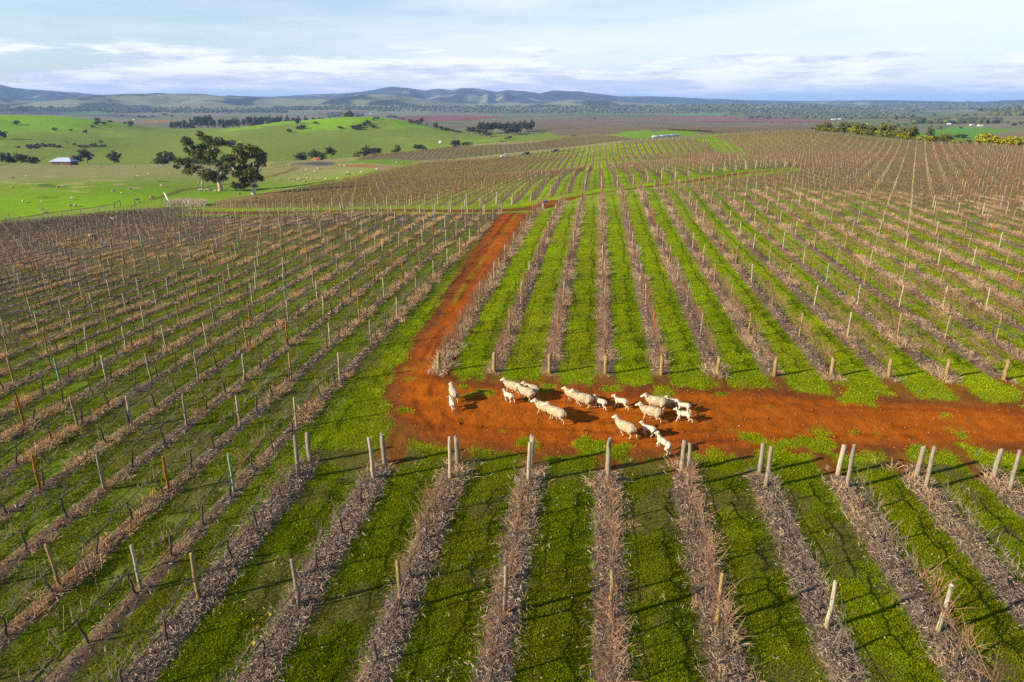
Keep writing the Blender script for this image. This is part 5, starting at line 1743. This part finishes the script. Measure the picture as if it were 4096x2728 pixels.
for i, (x, y, w_) in enumerate([(195, 488, 40), (235, 484, 50), (275, 478, 46), (310, 482, 50), (350, 484, 46), (395, 488, 40), (205, 497, 34), (255, 492, 40), (540, 486, 40), (580, 483, 44), (625, 480, 42), (660, 484, 40), (700, 482, 34), (500, 470, 34), (635, 472, 30), (120, 490, 24), (680, 455, 26)]):
    put('scrub', *c1(x, y), w_ * S, (18 if i < 7 else 13) * S, 'low grey dead scrub bush in the thicket on the hill foot', 'scrub', 'grey scrub on the hill foot')
for x, y, w_, h, lb in [(2000, 330, 40, 32, 'dark bush on the saddle of the middle hill, upper'), (2012, 366, 46, 22, 'dark bush on the middle hill, second down'), (2040, 362, 40, 24, 'dark bush on the middle hill beside the second'), (1946, 388, 40, 24, 'dark bush on the middle hill, lower left'),
                        (2118, 328, 20, 14, 'small bush on the middle hilltop, left of a pair'), (2134, 330, 20, 14, 'small bush on the middle hilltop, right of a pair'), (2288, 362, 34, 16, 'flat bush on the right shoulder of the middle hill'),
                        (1560, 490, 62, 46, 'dark tree high behind the right arm of the big gum'), (1622, 490, 58, 30, 'round bush right of the tree behind the big gum'), (1480, 470, 80, 50, 'dark trees hidden behind the top of the big gum')]:
    put('bush', *c1(x, y), w_ * S, h * S, lb, 'bush')
for i, (x, y, w_, h) in enumerate([(335, 296, 22, 14), (355, 296, 22, 14), (325, 306, 20, 12), (290, 326, 34, 22), (300, 338, 34, 18), (270, 344, 40, 22), (240, 352, 36, 20), (215, 358, 40, 22), (185, 362, 36, 22), (205, 370, 40, 18), (240, 366, 34, 16), (320, 356, 50, 20), (100, 356, 34, 10), (265, 330, 26, 14)]):
    put('bush', *c2(x, y), w_ * S, h * S, 'dark bush in the string running up the far middle hill', 'bush', 'bushes up the far middle hill')
for i, (x, y, w_, h) in enumerate([(428, 286, 30, 14), (450, 288, 34, 18), (475, 290, 32, 16), (500, 298, 26, 12), (525, 302, 26, 14), (570, 320, 30, 20), (590, 328, 36, 22), (615, 326, 34, 20), (632, 334, 30, 18), (690, 336, 30, 10)]):
    put('bush', *c2(x, y), w_ * S, h * S, 'dark bush along the crest of the far middle hill', 'bush', 'bushes along the far middle crest')
put('tall', *c2(650, 336), 32 * S, 46 * S, 'single taller tree at the end of the far middle crest', 'tree')
for i, (x, y, w_, h) in enumerate([(745, 360, 36, 34), (780, 364, 40, 18), (800, 372, 34, 16), (825, 374, 40, 18), (855, 380, 36, 16), (885, 386, 36, 14), (905, 388, 30, 12)]):
    put('bush', *c2(x, y), w_ * S, h * S, 'dark bush in the line left of the gum plantation', 'bush', 'bushes left of the gum plantation')
# gum plantation
prs = random.Random(9)
for i in range(40):
    x = 1035 + i * 9.3 + prs.uniform(-4, 4)
    put('tall', *c2(x, 392 + prs.uniform(-6, 10) - (8 if x > 1300 else 0)), 34 * S, (64 + prs.uniform(-6, 6)) * S, 'slim trunked tree in the dense gum plantation on the plain', 'tree', 'trees of the gum plantation')
for x, y, w_, h in [(985, 404, 66, 60), (1030, 410, 56, 46), (1075, 414, 62, 44), (1100, 416, 46, 30), (1250, 404, 60, 46), (1290, 400, 50, 44), (1225, 404, 40, 34)]:
    put('round', *c2(x, y), w_ * S, h * S, 'rounder leafy tree along the near side of the gum plantation', 'tree', 'round trees fronting the plantation')
for x, y, w_, h, lb in [(1240, 430, 42, 18, 'low dark bush in the meadow below the plantation'), (1215, 430, 22, 8, 'tiny bush left of the low one below the plantation'), (1812, 300, 18, 14, 'lone round tree on the wide brown field'), (1676, 414, 36, 12, 'dark shrub peeping over the crest of vines')]:
    put('bush', *c2(x, y), w_ * S, h * S, lb, 'bush')
# wood above the left valley
for i, (x, y, w_, h) in enumerate([(1160, 340, 40, 26), (1185, 338, 36, 30), (1215, 344, 44, 36), (1250, 348, 40, 26), (1270, 352, 46, 30), (1300, 356, 40, 20), (1245, 325, 40, 24), (1330, 328, 50, 62), (1345, 336, 44, 50), (1290, 318, 36, 24), (1370, 326, 40, 56), (1400, 322, 44, 56), (1425, 324, 40, 48), (1440, 330, 40, 34),
                                   (1480, 320, 40, 26), (1510, 322, 40, 24), (1540, 318, 40, 28), (1570, 318, 44, 30), (1600, 316, 40, 26), (1640, 316, 40, 28), (1680, 312, 44, 38), (1710, 312, 40, 34), (1740, 314, 44, 38), (1775, 314, 50, 40), (1810, 312, 46, 36), (1845, 310, 44, 34), (1880, 306, 46, 34), (1930, 302, 40, 30), (1975, 304, 40, 26), (2010, 302, 40, 24), (2060, 302, 40, 22), (2110, 300, 40, 22), (2160, 298, 36, 18), (2220, 296, 34, 18)]):
    put('round', *c1(x, y), w_ * S, h * S, 'dark tree in the long wood crossing the valley behind the left hill', 'tree', 'long wood behind the left hill', z=1300 + (i % 5) * 30)
for i, (x, y, w_, h) in enumerate([(565, 244, 26, 16), (825, 288, 24, 20), (940, 288, 22, 16), (1028, 290, 26, 22), (1112, 276, 40, 18), (1158, 288, 28, 20), (972, 290, 24, 18)]):
    put('round', *c1(x, y), w_ * S, h * S, 'small dark tree dotted on the plain behind the left hill', 'tree', 'trees dotted behind the left hill')
# hedge on the right
HEDGE = [('olive', 965, 378, 80, 40, 'olive'), ('olive', 1030, 362, 60, 36, 'olive'), ('gold', 1025, 388, 80, 30, 'golden'), ('olive', 1085, 388, 50, 26, 'olive'), ('olive', 1145, 360, 75, 34, 'olive'), ('olive', 1150, 396, 90, 42, 'golden olive'), ('gold', 1228, 410, 106, 52, 'big gold'),
         ('olive', 1245, 372, 110, 38, 'olive'), ('olive', 1330, 378, 70, 30, 'olive'), ('olive', 1325, 416, 80, 42, 'olive'), ('gold', 1400, 430, 90, 52, 'golden'), ('olive', 1440, 384, 110, 48, 'olive'), ('gold', 1440, 440, 60, 36, 'yellow'), ('olive', 1490, 440, 80, 56, 'olive'),
         ('olive', 1575, 412, 100, 56, 'large olive'), ('gold', 1545, 446, 90, 46, 'golden'), ('gold', 1625, 456, 60, 28, 'low golden'), ('gold', 1705, 458, 100, 44, 'golden'), ('olive', 1790, 462, 90, 46, 'olive'), ('olive', 1830, 440, 70, 36, 'olive'), ('gold', 1890, 470, 76, 30, 'low golden'),
         ('gold', 2105, 470, 120, 60, 'golden'), ('gold', 2190, 474, 90, 44, 'golden'), ('olive', 2080, 440, 60, 26, 'olive'), ('gold', 2240, 472, 110, 46, 'golden'), ('gold', 2330, 478, 120, 56, 'golden'), ('gold', 2440, 482, 110, 50, 'golden')]
for i, (kd, x, y, w_, h, cw) in enumerate(HEDGE):
    u, v = c3(x, y)
    z = np.interp(x, [930, 1400, 1900, 2355], [322, 296, 272, 262])
    put(kd, u, v, w_ * S * 1.15, h * S * 1.15, f'{cw} bush, {od(i)} counted from the left end of the hedge behind the right vines', 'bush', 'hedge behind the right vineyard', z=z)
put('scrub', *c3(2000, 470), 76 * S, 32 * S, 'grey leafless bush in the gap of the right hedge', 'bush', z=272)
put('round', *c3(1726, 412), 64 * S, 64 * S, 'tall dark tree behind the right hedge by the green field', 'tree', z=420)
for kd, x, y, w_, h, lb in [('bush', 1920, 424, 95, 24, 'flat dark bush in the green field behind the hedge'), ('bush', 1790, 366, 28, 18, 'small tree on the dull green field, left of two'), ('bush', 1925, 362, 28, 14, 'small tree on the green field, right of two'), ('round', 2285, 350, 36, 30, 'dark tree at the right edge on the far field'),
                            ('round', 2335, 342, 34, 28, 'dark tree nearest the right edge on the far field'), ('round', 2060, 250, 40, 24, 'big dark tree on the right far hill'), ('round', 2250, 240, 34, 20, 'dark tree on the right far hilltop')]:
    put(kd, *c3(x, y), w_ * S, h * S, lb, 'tree')
for i in range(30):
    x = 1400 + prs.random() * 900
    y = 268 + prs.random() * 60 + (x < 1700) * 15
    put('bush', *c3(x, y), prs.uniform(14, 30) * S, prs.uniform(8, 16) * S, 'dark bush dotted over the green far hills on the right', 'bush', 'bushes on the right far hills')
for i in range(52):
    x = 180 + i * 20.5 + prs.uniform(-4, 4)
    put('tall', *c3(x, 320 + prs.uniform(-1.5, 1.5) + (x - 180) * .004), 9 * S, prs.uniform(7, 11) * S, 'tiny upright tree in the straight row on the far red field', 'tree', 'straight row of young trees')
put('bush', *c3(348, 278), 20 * S, 12 * S, 'lone round tree on the far right plain', 'tree')
for i in range(14):
    put('olive', 2560 + (530 + i * 56 + prs.uniform(-9, 9)) * .2229, 500 + (96 + i * 2.4) * .2229, 17, 6.5, 'dark low shrub in the line along the top of the lime green field', 'shrub', 'dark shrubs above the lime green field')

# far-off woodland, one mass
mbw = MB(); mbw.add(SPH_V[:0], np.zeros((0, 4), int), np.zeros((0, 3))) if False else None
mb = MB(); iv = np.array(IV) * (1 + .18 * RS.randn(12, 1)); mb.add(iv, IF, (1, 1, 1)); blob = soup(mb)
WP = []


def wood(l, n_):
    for x0, x1, ya, yb in l:
        for _ in range(n_):
            WP.append(G(x0 + RS.rand() * (x1 - x0), ya + RS.rand() * (yb - ya)))


wood([(0, 520, 436, 444), (420, 1150, 440, 452), (1100, 1500, 428, 440), (1500, 2000, 428, 446), (1900, 2500, 425, 452), (2350, 2760, 436, 452), (2400, 2960, 424, 440), (1850, 2300, 442, 450)], 330)
wood([(2700, 3300, 416, 452), (3200, 3700, 415, 460), (3600, 4096, 414, 436), (3000, 3650, 440, 476), (3950, 4096, 447, 462), (2900, 3500, 432, 462)], 300)
wood([(0, 1200, 430, 440), (1300, 1450, 455, 468), (3650, 4000, 486, 494)], 120)
WP = np.array(WP)
zw = (WP - CAM) @ FW
ws = np.clip(RS.uniform(4, 8.5, len(WP)) * np.where(zw > 4000, 1.35, 1.0), 2, 12)
V, Fc, C_ = replicate(blob, WP + np.array((0, 0, 1)) * ws[:, None] * .55, RS.rand(len(WP)) * 6, np.stack([ws * RS.uniform(.8, 1.5, len(ws)), ws, ws * .85], 1), lerp((.030, .040, .016), (.10, .115, .040), RS.rand(len(WP))))
tag(link('far_woodland', tri_mesh('far_woodland', V, Fc, [M_PLAIN], False, C_)), 'far belts of dark woodland across the plain below the hills', 'woodland', None, 'stuff')

# ------------------------------------------------------------------ buildings and farm things
def empty(name, p, rz, label, cat, group=None):
    o = bpy.data.objects.new(name, None); COL.objects.link(o); o.location = p; o.rotation_euler = (0, 0, rz)
    return tag(o, label, cat, group)


def one(name, fn, mats, parent, smooth=False):
    mb = MB(); fn(mb)
    return link(name, mb.mesh(name, mats, smooth), parent=parent)


hp = atz(260, 662, 437); hz = float(hgt(hp[0], hp[1]))
lift = max(0, atz(260, 662, 437)[2] - hz) - 1.6
hs = empty('farmhouse', (hp[0], hp[1], hz + max(lift, -.3)), YAW + math.radians(-4), 'low brick farmhouse with a blue grey hipped metal roof behind the paddock', 'house')
BR = np.array((.17, .065, .042)); RFc = np.array((.40, .47, .62))
one('wall', lambda m: m.box((-6.6, -3.4, -1.5), (6.6, 3.4, 2.6), BR), [M_BRICK], hs)


def roofm(m):
    e = .7
    V = [(-6.6 - e, -3.4 - e, 2.58), (6.6 + e, -3.4 - e, 2.58), (6.6 + e, 3.4 + e, 2.58), (-6.6 - e, 3.4 + e, 2.58), (-3.9, 0, 4.75), (3.9, 0, 4.75),
         (-6.6 - e, -3.4 - e, 2.43), (6.6 + e, -3.4 - e, 2.43), (6.6 + e, 3.4 + e, 2.43), (-6.6 - e, 3.4 + e, 2.43)]
    m.add(V, [(0, 1, 5, 4), (1, 2, 5, 5), (2, 3, 4, 5), (3, 0, 4, 4), (0, 6, 7, 1), (1, 7, 8, 2), (2, 8, 9, 3), (3, 9, 6, 0), (6, 9, 8, 7)], RFc)


rf = one('roof', roofm, [M_ROOF], hs)
one('chimney', lambda m: (m.box((4.9, .6, 2.6), (5.7, 1.4, 5.1), BR * 1.2), m.box((4.8, .5, 5.1), (5.8, 1.5, 5.35), BR)), [M_BRICK], rf)
wn = one('window', lambda m: m.box((.5, -3.46, .9), (1.6, -3.38, 2.0), np.array((.55, .57, .6))), [M_PAINT], hs)
one('pane', lambda m: m.box((.6, -3.48, 1.0), (1.5, -3.465, 1.9), np.array((.03, .04, .05))), [M_GLASS], wn)
one('door', lambda m: m.box((-2.4, -3.45, -.4), (-1.5, -3.38, 1.9), np.array((.10, .07, .05))), [M_PLAIN], hs)

SHEDS = [(c3(575, 248), 26, 9), (c3(960, 250), 14, 7), (c3(1130, 250), 32, 10), (c3(985, 258), 12, 6), (c3(1075, 300), 30, 9), (c3(1112, 298), 18, 7), (c3(1490, 266), 34, 7), (c3(1265, 252), 12, 6), (c3(1850, 332), 20, 7), (c3(2060, 344), 30, 10), (c3(2000, 340), 20, 8), (c3(1580, 262), 14, 5), (c3(2240, 226), 12, 5),
         (c2(1840, 242), 34, 6), (c2(1150, 240), 8, 6), (c2(305, 262), 7, 10), (c1(900, 302), 9, 6), (c1(1360, 250), 9, 5)]
for i, ((u, v), wpx, hpx) in enumerate(SHEDS):
    p = G(u, v); z = float((p - CAM) @ FW)
    W_, H = wpx * S * z / F, max(hpx * S * z / F * .7, 2.5)
    D_ = min(W_ * .6, 14)
    o = empty('farm_shed', p, YAW + prs.uniform(-.3, .3), ['white shed', 'pale cottage', 'long white building'][i % 3] + ' far off on the plain, ' + ('right of' if u > 3400 else 'left of' if u < 2400 else 'near') + ' the wooded flats', 'building', 'far pale farm buildings')
    one('wall', lambda m: m.box((-W_ / 2, -D_ / 2, -1), (W_ / 2, D_ / 2, H * .65), np.array((.62, .60, .56))), [M_PLAIN], o)
    one('roof', lambda m: m.add([(-W_ / 2 - .3, -D_ / 2 - .3, H * .65), (W_ / 2 + .3, -D_ / 2 - .3, H * .65), (W_ / 2 + .3, D_ / 2 + .3, H * .65), (-W_ / 2 - .3, D_ / 2 + .3, H * .65), (-W_ / 2 - .3, 0, H), (W_ / 2 + .3, 0, H)],
                                [(0, 1, 5, 4), (2, 3, 4, 5), (1, 2, 5, 5), (3, 0, 4, 4), (0, 3, 2, 1)], np.array((.68, .68, .70))), [M_ROOF], o)

# white wrapped bales in a line beyond the crest
t = np.linspace(0, 2 * math.pi, 15)[:-1]
mb = MB()
prof = [(0, -.60), (.50, -.60), (.60, -.52), (.63, 0), (.60, .52), (.50, .60), (0, .60)]
Vb = np.array([(z, r * math.cos(a), .63 + r * math.sin(a)) for r, z in prof for a in t])
mb.add(Vb, [(i * 14 + j, i * 14 + (j + 1) % 14, (i + 1) * 14 + (j + 1) % 14, (i + 1) * 14 + j) for i in range(6) for j in range(14)], (.60, .60, .66))
bale = mb.mesh('wrapped_bale', [M_ROOF], True)
for i in range(28):
    f = i / 27
    u = 2560 + (235 + f * 445) * .2229; v = 500 + (221 - 32 * f) * .2229
    p = G(u, v + 1.5)
    if np.linalg.norm(p[:2]) > 620: p = atz(u, v, 470); p[2] = float(hgt(p[0], p[1]))
    tag(link('wrapped_bale', bale, (p[0], p[1], p[2] - .1), YAW + prs.uniform(-.2, .2) + .3, 1.15), 'white plastic wrapped hay bale in the long line below the lime green field', 'hay bale', 'white wrapped bales beyond the vines')

# vehicles parked at the far ends of the rows
def car(label, p, rz, paint, bars):
    o = empty('parked_car', p, rz, label, 'car', 'vehicles parked among the vines')
    paint = np.array(paint)
    def body(m):
        prof = [(-2.3, .42), (-2.32, .95), (-2.2, 1.05), (.75, 1.08), (1.9, .98), (2.28, .88), (2.34, .42)]
        V = []
        for s in (-.9, .9):
            for x, z in prof: V.append((x, s, z))
            for x, z in prof: V.append((x, s * .96, z + (.03 if z > .9 else 0)))
        k = len(prof)
        m.add([(x, -.9, z) for x, z in prof] + [(x, .9, z) for x, z in prof],
              [(i, (i + 1) % k, (i + 1) % k + k, i + k) for i in range(k)] + [(0, 1, 2, 6), (2, 3, 4, 5), (2, 5, 6, 6), (7, 13, 9, 8), (9, 12, 11, 10), (9, 13, 12, 12)], paint)
        m.box((2.3, -.8, .45), (2.42, .8, .65), paint * .5); m.box((-2.42, -.8, .45), (-2.3, .8, .65), paint * .5)
    one('body', body, [M_PAINT], o)
    def cabin(m):
        b = [(-2.18, .82, 1.06), (.85, .82, 1.07)]; tp = [(-2.0, .68, 1.72), (.25, .68, 1.74)]
        V = []
        for s in (-1, 1):
            V += [(b[0][0], s * b[0][1], b[0][2]), (b[1][0], s * b[1][1], b[1][2]), (tp[1][0], s * tp[1][1], tp[1][2]), (tp[0][0], s * tp[0][1], tp[0][2])]
        m.add(V, [(0, 1, 2, 3), (5, 4, 7, 6), (1, 5, 6, 2), (4, 0, 3, 7), (3, 2, 6, 7), (0, 4, 5, 1)], paint)
    one('cabin', cabin, [M_PAINT], o)
    for s in (-1, 1):
        def side(m, s=s):
            for xa, xb, ta, tb in ((-1.98, -1.15, -1.88, -1.15), (-1.05, -.28, -1.05, -.28), (-.18, .62, -.18, .22)):
                V = [(xa, s * .835, 1.13), (xb, s * .835, 1.13), (tb, s * .725, 1.62), (ta, s * .725, 1.62)]
                m.add(V, [(0, 1, 2, 3) if s < 0 else (3, 2, 1, 0)], (.02, .024, .03))
        one('side_window', side, [M_GLASS], o)
    one('windscreen', lambda m: m.add([(.83, -.72, 1.13), (.83, .72, 1.13), (.34, .62, 1.66), (.34, -.62, 1.66)], [(0, 1, 2, 3)], (.02, .024, .03)), [M_GLASS], o)
    one('rear_window', lambda m: m.add([(-2.175, .70, 1.15), (-2.175, -.70, 1.15), (-2.035, -.6, 1.64), (-2.035, .6, 1.64)], [(0, 1, 2, 3)], (.02, .024, .03)), [M_GLASS], o)
    for x in (-1.4, 1.45):
        for s in (-1, 1):
            def tyre(m, x=x, s=s):
                a = np.linspace(0, 2 * math.pi, 21)[:-1]
                rings = [(.20, .0), (.37, .0), (.385, .05), (.385, .19), (.37, .24), (.20, .24)]
                V = np.array([(x + r * math.cos(q), s * (.92 - y), .385 + r * math.sin(q)) for r, y in rings for q in a])
                m.add(V, [(i * 20 + j, i * 20 + (j + 1) % 20, (i + 1) * 20 + (j + 1) % 20, (i + 1) * 20 + j) for i in range(5) for j in range(20)], (.02, .02, .02))
            wh = one('wheel', tyre, [M_RUBBER], o, True)
            def rim(m, x=x, s=s):
                a = np.linspace(0, 2 * math.pi, 17)[:-1]
                m.add(np.array([(x, s * .90, .385)] + [(x + .21 * math.cos(q), s * .925, .385 + .21 * math.sin(q)) for q in a]), [(0, 1 + j, 1 + (j + 1) % 16, 1 + (j + 1) % 16) for j in range(16)], (.5, .5, .52))
            one('rim', rim, [M_ROOF], wh)
    for s in (-1, 1):
        one('headlight', lambda m, s=s: m.box((2.26, s * .62 - .17, .72), (2.345, s * .62 + .17, .86), (.8, .8, .78)), [M_GLASS], o)
        one('tail_light', lambda m, s=s: m.box((-2.34, s * .78 - .08, .80), (-2.29, s * .78 + .08, 1.02), (.5, .02, .02)), [M_GLASS], o)
    return o


def seat(u, v):
    p = G(u, v)
    return (p[0], p[1], p[2])


zc = lambda x, y: (1980 + x * .208, 570 + y * .208)
car('white four wheel drive parked at the row ends, leftmost of three vehicles', seat(*zc(190, 287)), math.pi + YAW + .35, (.80, .80, .80), True)
car('dark green four wheel drive, middle of three vehicles at the row ends', seat(*zc(590, 240)), math.pi + YAW + .35, (.02, .03, .03), False)
car('dark blue four wheel drive parked highest on the crest, rightmost of three', seat(*zc(1150, 184)), math.pi + YAW + .12, (.012, .014, .06), False)


# people
def person(label, p, rz, top, legs, pose, hat=None):
    B = Body(); sk = (.42, .26, .18); top = tuple(top); legs = tuple(legs)
    if pose == 'bend':
        hip = np.array((0, 0, .92)); ch = np.array((.42, 0, 1.05)); hd = np.array((.66, 0, 1.06))
    else:
        hip = np.array((0, 0, .94)); ch = np.array((.02, 0, 1.34)); hd = np.array((.04, 0, 1.62))
    B.limb([hip, hip * .5 + ch * .5, ch], [.15, .145, .165], top)
    ax = np.array((0, 1, 0))
    for s in (-1, 1):
        sh = ch + ax * s * .19 + (0, 0, .04)
        if pose == 'bend': e = sh + np.array((.16, .03 * s, -.22)); h = e + np.array((.20, -.04 * s, -.06))
        else: e = sh + np.array((.04, .07 * s, -.28)); h = e + np.array((.16, -.03 * s, -.16 if s > 0 else -.22))
        B.limb([sh, e, h], [.062, .048, .036], top)
        B.limb([h, h + (h - e) * .22], [.035, .03], sk)
        for f in range(5):
            q = h + (h - e) * .22
            B.limb([q, q + (h - e) * .22 + np.array((0, (f - 2) * .018, -.01))], [.011, .009], sk)
        kn = hip + np.array((.05, .11 * s, -.46)); ft = hip * (1, 1, 0) + np.array((.02, .13 * s, .07))
        B.limb([hip + ax * s * .09, kn, ft], [.10, .068, .048], legs)
        B.limb([ft, ft + np.array((.16, 0, -.03))], [.045, .04], (.04, .03, .025))
    B.limb([ch + (hd - ch) * .35, hd], [.06, .055], sk)
    B.ell(hd + (0, 0, .06), (.095, .078, .115), sk)
    B.ell(hd + (.095, 0, .05), (.022, .016, .02), sk)
    for s in (-1, 1):
        B.ell(hd + np.array((0, .082 * s, .05)), (.02, .012, .03), sk)
        B.ell(hd + np.array((.083, .032 * s, .07)), (.014, .014, .012), (.02, .02, .02))
    B.ell(hd + np.array((.085, 0, .0)), (.012, .026, .008), (.30, .10, .09))
    me = B.build('person', M_PLAIN, .018, 0, (), 2)
    o = link('person', me, p, rz)
    tag(o, label, 'person')
    mb = MB()
    hc = np.array(hat or (.05, .035, .025))
    V = SPH_V * np.array((.112, .095, .10)) + hd + np.array((-.012, 0, .10))
    V = V[:, :]; k = V[:, 2] > hd[2] + .07
    Fk = SPH_F[k[SPH_F].all(1)]
    mb.add(V, Fk, hc)
    if hat:
        a = np.linspace(0, 2 * math.pi, 17)[:-1]
        mb.add(np.array([hd + (r * math.cos(q), r * math.sin(q), .135 - .02 * (r > .12)) for r in (.09, .19) for q in a]), [(j, (j + 1) % 16, 16 + (j + 1) % 16, 16 + j) for j in range(16)], hc)
    link('hat' if hat else 'hair', mb.mesh('hair', [M_PLAIN], True), parent=o)
    return o


person('person in a purple blue jacket bending to the vine at the near row end', seat(2171, 833), YAW + .5, (.10, .09, .30), (.45, .38, .28), 'bend', (.10, .08, .2))
person('person in a pink and white top standing among vines left of the middle car', seat(*zc(415, 238)), 2.5, (.70, .30, .30), (.05, .05, .06), 'stand')
person('person in a pale hat behind the white four wheel drive', seat(*zc(232, 262)), 2.0, (.30, .33, .40), (.06, .06, .07), 'stand', (.6, .6, .62))
person('person in a grey top standing behind the dark blue car', seat(*zc(1150, 168)), 1.2, (.45, .40, .38), (.06, .06, .07), 'stand', (.62, .6, .6))


# strainer frames, fence posts, log, fallen branches by the paddock
def frame(label, a, b, h):
    pa, pb = G(*a), G(*b)
    L = np.linalg.norm((pb - pa)[:2])
    o = empty('strainer_frame', pa, math.atan2(pb[1] - pa[1], pb[0] - pa[0]), label, 'fence frame', 'timber strainer frames on the paddock fence')
    dz = pb[2] - pa[2]
    c = np.array((.13, .11, .085))
    one('post', lambda m: m.tube(np.array([(0, 0, -.3), (0, 0, h)]), .13, c, 8), [M_POST], o)
    one('post', lambda m: m.tube(np.array([(L, 0, dz - .3), (L, 0, dz + h)]), .13, c, 8), [M_POST], o)
    one('rail', lambda m: m.tube(np.array([(-.1, 0, h * .93), (L + .1, 0, dz + h * .93)]), .10, c, 8), [M_POST], o)
    one('brace_wire', lambda m: m.tube(np.array([(0, 0, .15), (L, 0, dz + .25)]), .03, c * .8, 5), [M_POST], o)


zf = lambda x, y: (440 + x * .3418, 780 + y * .3418)
frame('larger timber strainer frame at the paddock fence corner', zf(58, 160), zf(126, 132), 1.9)
frame('smaller timber strainer frame right of the larger one on the paddock fence', zf(293, 106), zf(350, 98), 1.5)
for i, (x, y) in enumerate([(85, 1310), (130, 1250), (283, 1300), (580, 1258), (845, 1225), (968, 1176), (1098, 1202), (1335, 1170), (1545, 1112), (2180, 1058)]):
    p = G(*zA3(x, y))
    V, Fc, C_ = post_mesh(.07, 1.55, (.13, .12, .10), 300 + i, 7)
    tag(link('fence_post', tri_mesh('fence_post', V, Fc, [M_POST], True, C_), (p[0], p[1], p[2])), f'thin dark fence post, {od(i)} from the left along the paddock fence', 'fence post', 'posts of the paddock fence')
pa, pb = G(*zB3(205, 1003)), G(*zB3(262, 1046))
one_ = MB(); one_.tube(np.array([pa + (0, 0, 2.2), (pa + pb) / 2 + (0, 0, 1.3), pb + (0, 0, .2)]), [.18, .28, .34], np.array((.50, .46, .42)), 8)
tag(link('dead_log', one_.mesh('dead_log', [M_TREEBARK], True)), 'bleached dead log leaning over the pale reeds', 'log')
for i, (x, y) in enumerate([(490, 1100), (512, 1095)]):
    p = G(*zB3(x, y)); m_ = MB(); m_.tube(np.array([p + (0, 0, -.2), p + (-.35 + .6 * i, .1, 1.0), p + (-.7 + 1.0 * i, .2, 1.9)]), [.16, .13, .09], np.array((.6, .57, .52)), 7)
    tag(link('dead_stump', m_.mesh('dead_stump', [M_TREEBARK], True)), ['white dead stump leaning left in the reeds', 'white dead stump leaning right in the reeds'][i], 'stump')
P_ = []
for i in range(240):
    x = 262 + RS.rand() * 470; y = 1098 - 18 * RS.rand() - 10 * math.sin((x - 262) / 470 * 3.1)
    P_.append(G(*zB3(x, y)))
P_ = np.array(P_)
reed = [blades(400 + i, 40, 1.9, .45, .03, .35, (.34, .27, .18), (.55, .47, .35)) for i in range(3)]
parts = [replicate(reed[j], P_[j::3], RS.rand(len(P_[j::3])) * 6, .6 + .6 * RS.rand(len(P_[j::3]))) for j in range(3)]
V, Fc, C_ = join(parts)
tag(link('pale_reeds', tri_mesh('pale_reeds', V, Fc, [M_STRAW], False, C_)), 'pale feathery reed clump at the corner of the paddock and vines', 'reeds', None, 'stuff')
for i, (x, y, dx, dy) in enumerate([(660, 876, 60, 14), (730, 886, 80, 8), (800, 892, 50, -6), (860, 900, 40, 10), (1010, 888, 50, -8), (700, 840, 60, -70), (620, 830, 30, 0)]):
    a, b = G(*zB3(x, y)), G(*zB3(x + dx, y + max(dy, -20)))
    m_ = MB(); rise = 6.0 if dy < -20 else .6
    m_.tube(np.array([a + (0, 0, .1), (a + b) / 2 + (0, 0, .25 + rise * .6), b + (0, 0, .1 + rise)]), [.26, .2, .1], np.array((.30, .24, .20)), 6)
    m_.tube(np.array([(a + b) / 2 + (0, 0, .25 + rise * .6), (a + b) / 2 + (.9, 1.2, .9 + rise * .4)]), [.12, .05], np.array((.28, .22, .18)), 5)
    tag(link('fallen_branch', m_.mesh('fallen_branch', [M_TREEBARK], True)), 'broken limb hanging to the ground left of the big gum' if dy < -20 else f'grey fallen branch, {od(i)} along the ground at the foot of the big gum', 'branch', 'fallen branches under the big gum')
hp_ = G(*zB3(2255, 472)); mb = MB()
hv = SPH_V * np.array((3.6, 2.6, 1.7)); hv = hv * (1 + .12 * RS.randn(len(hv), 1)); mb.add(hv[:, :], SPH_F, np.array((.26, .11, .05)))
tag(link('earth_heap', mb.mesh('earth_heap', [M_PLAIN], True), (hp_[0], hp_[1], hp_[2])), 'heap of red earth on the bank of the farm dam', 'earth heap')
tp = G(*c2(778, 458)); mb = MB()
mb.tube(np.array([(0, 0, 0), (0, 0, 1.8), (0, 0, 2.3)]), [1.7, 1.7, .5], np.array((.75, .74, .70)), 14)
tag(link('water_tank', mb.mesh('water_tank', [M_PLAIN], True), (tp[0], tp[1], tp[2])), 'small white water tank alone on the far green slope', 'tank')

# ------------------------------------------------------------------ the air
hm = bpy.data.materials.new('haze'); hm.use_nodes = True
h = NT(hm.node_tree)
pv = h.n('ShaderNodeVolumePrincipled')
pv.inputs['Color'].default_value = (.36, .56, 1.0, 1); pv.inputs['Density'].default_value = HAZE = 7.5e-5; pv.inputs['Anisotropy'].default_value = 0.0
ho = h.n('ShaderNodeOutputMaterial'); h.l(pv.outputs[0], ho.inputs['Volume'])
lo = float(min(gz2.min(), -60)) - 1
mb = MB(); mb.box((-28000, -500, lo), (28000, 28000, float(max(gz2.max(), 60)) + 25), (1, 1, 1))
tag(link('haze', mb.mesh('haze', [hm])), 'thin bluish haze filling the air between the viewer and the hills', 'haze', None, 'stuff')
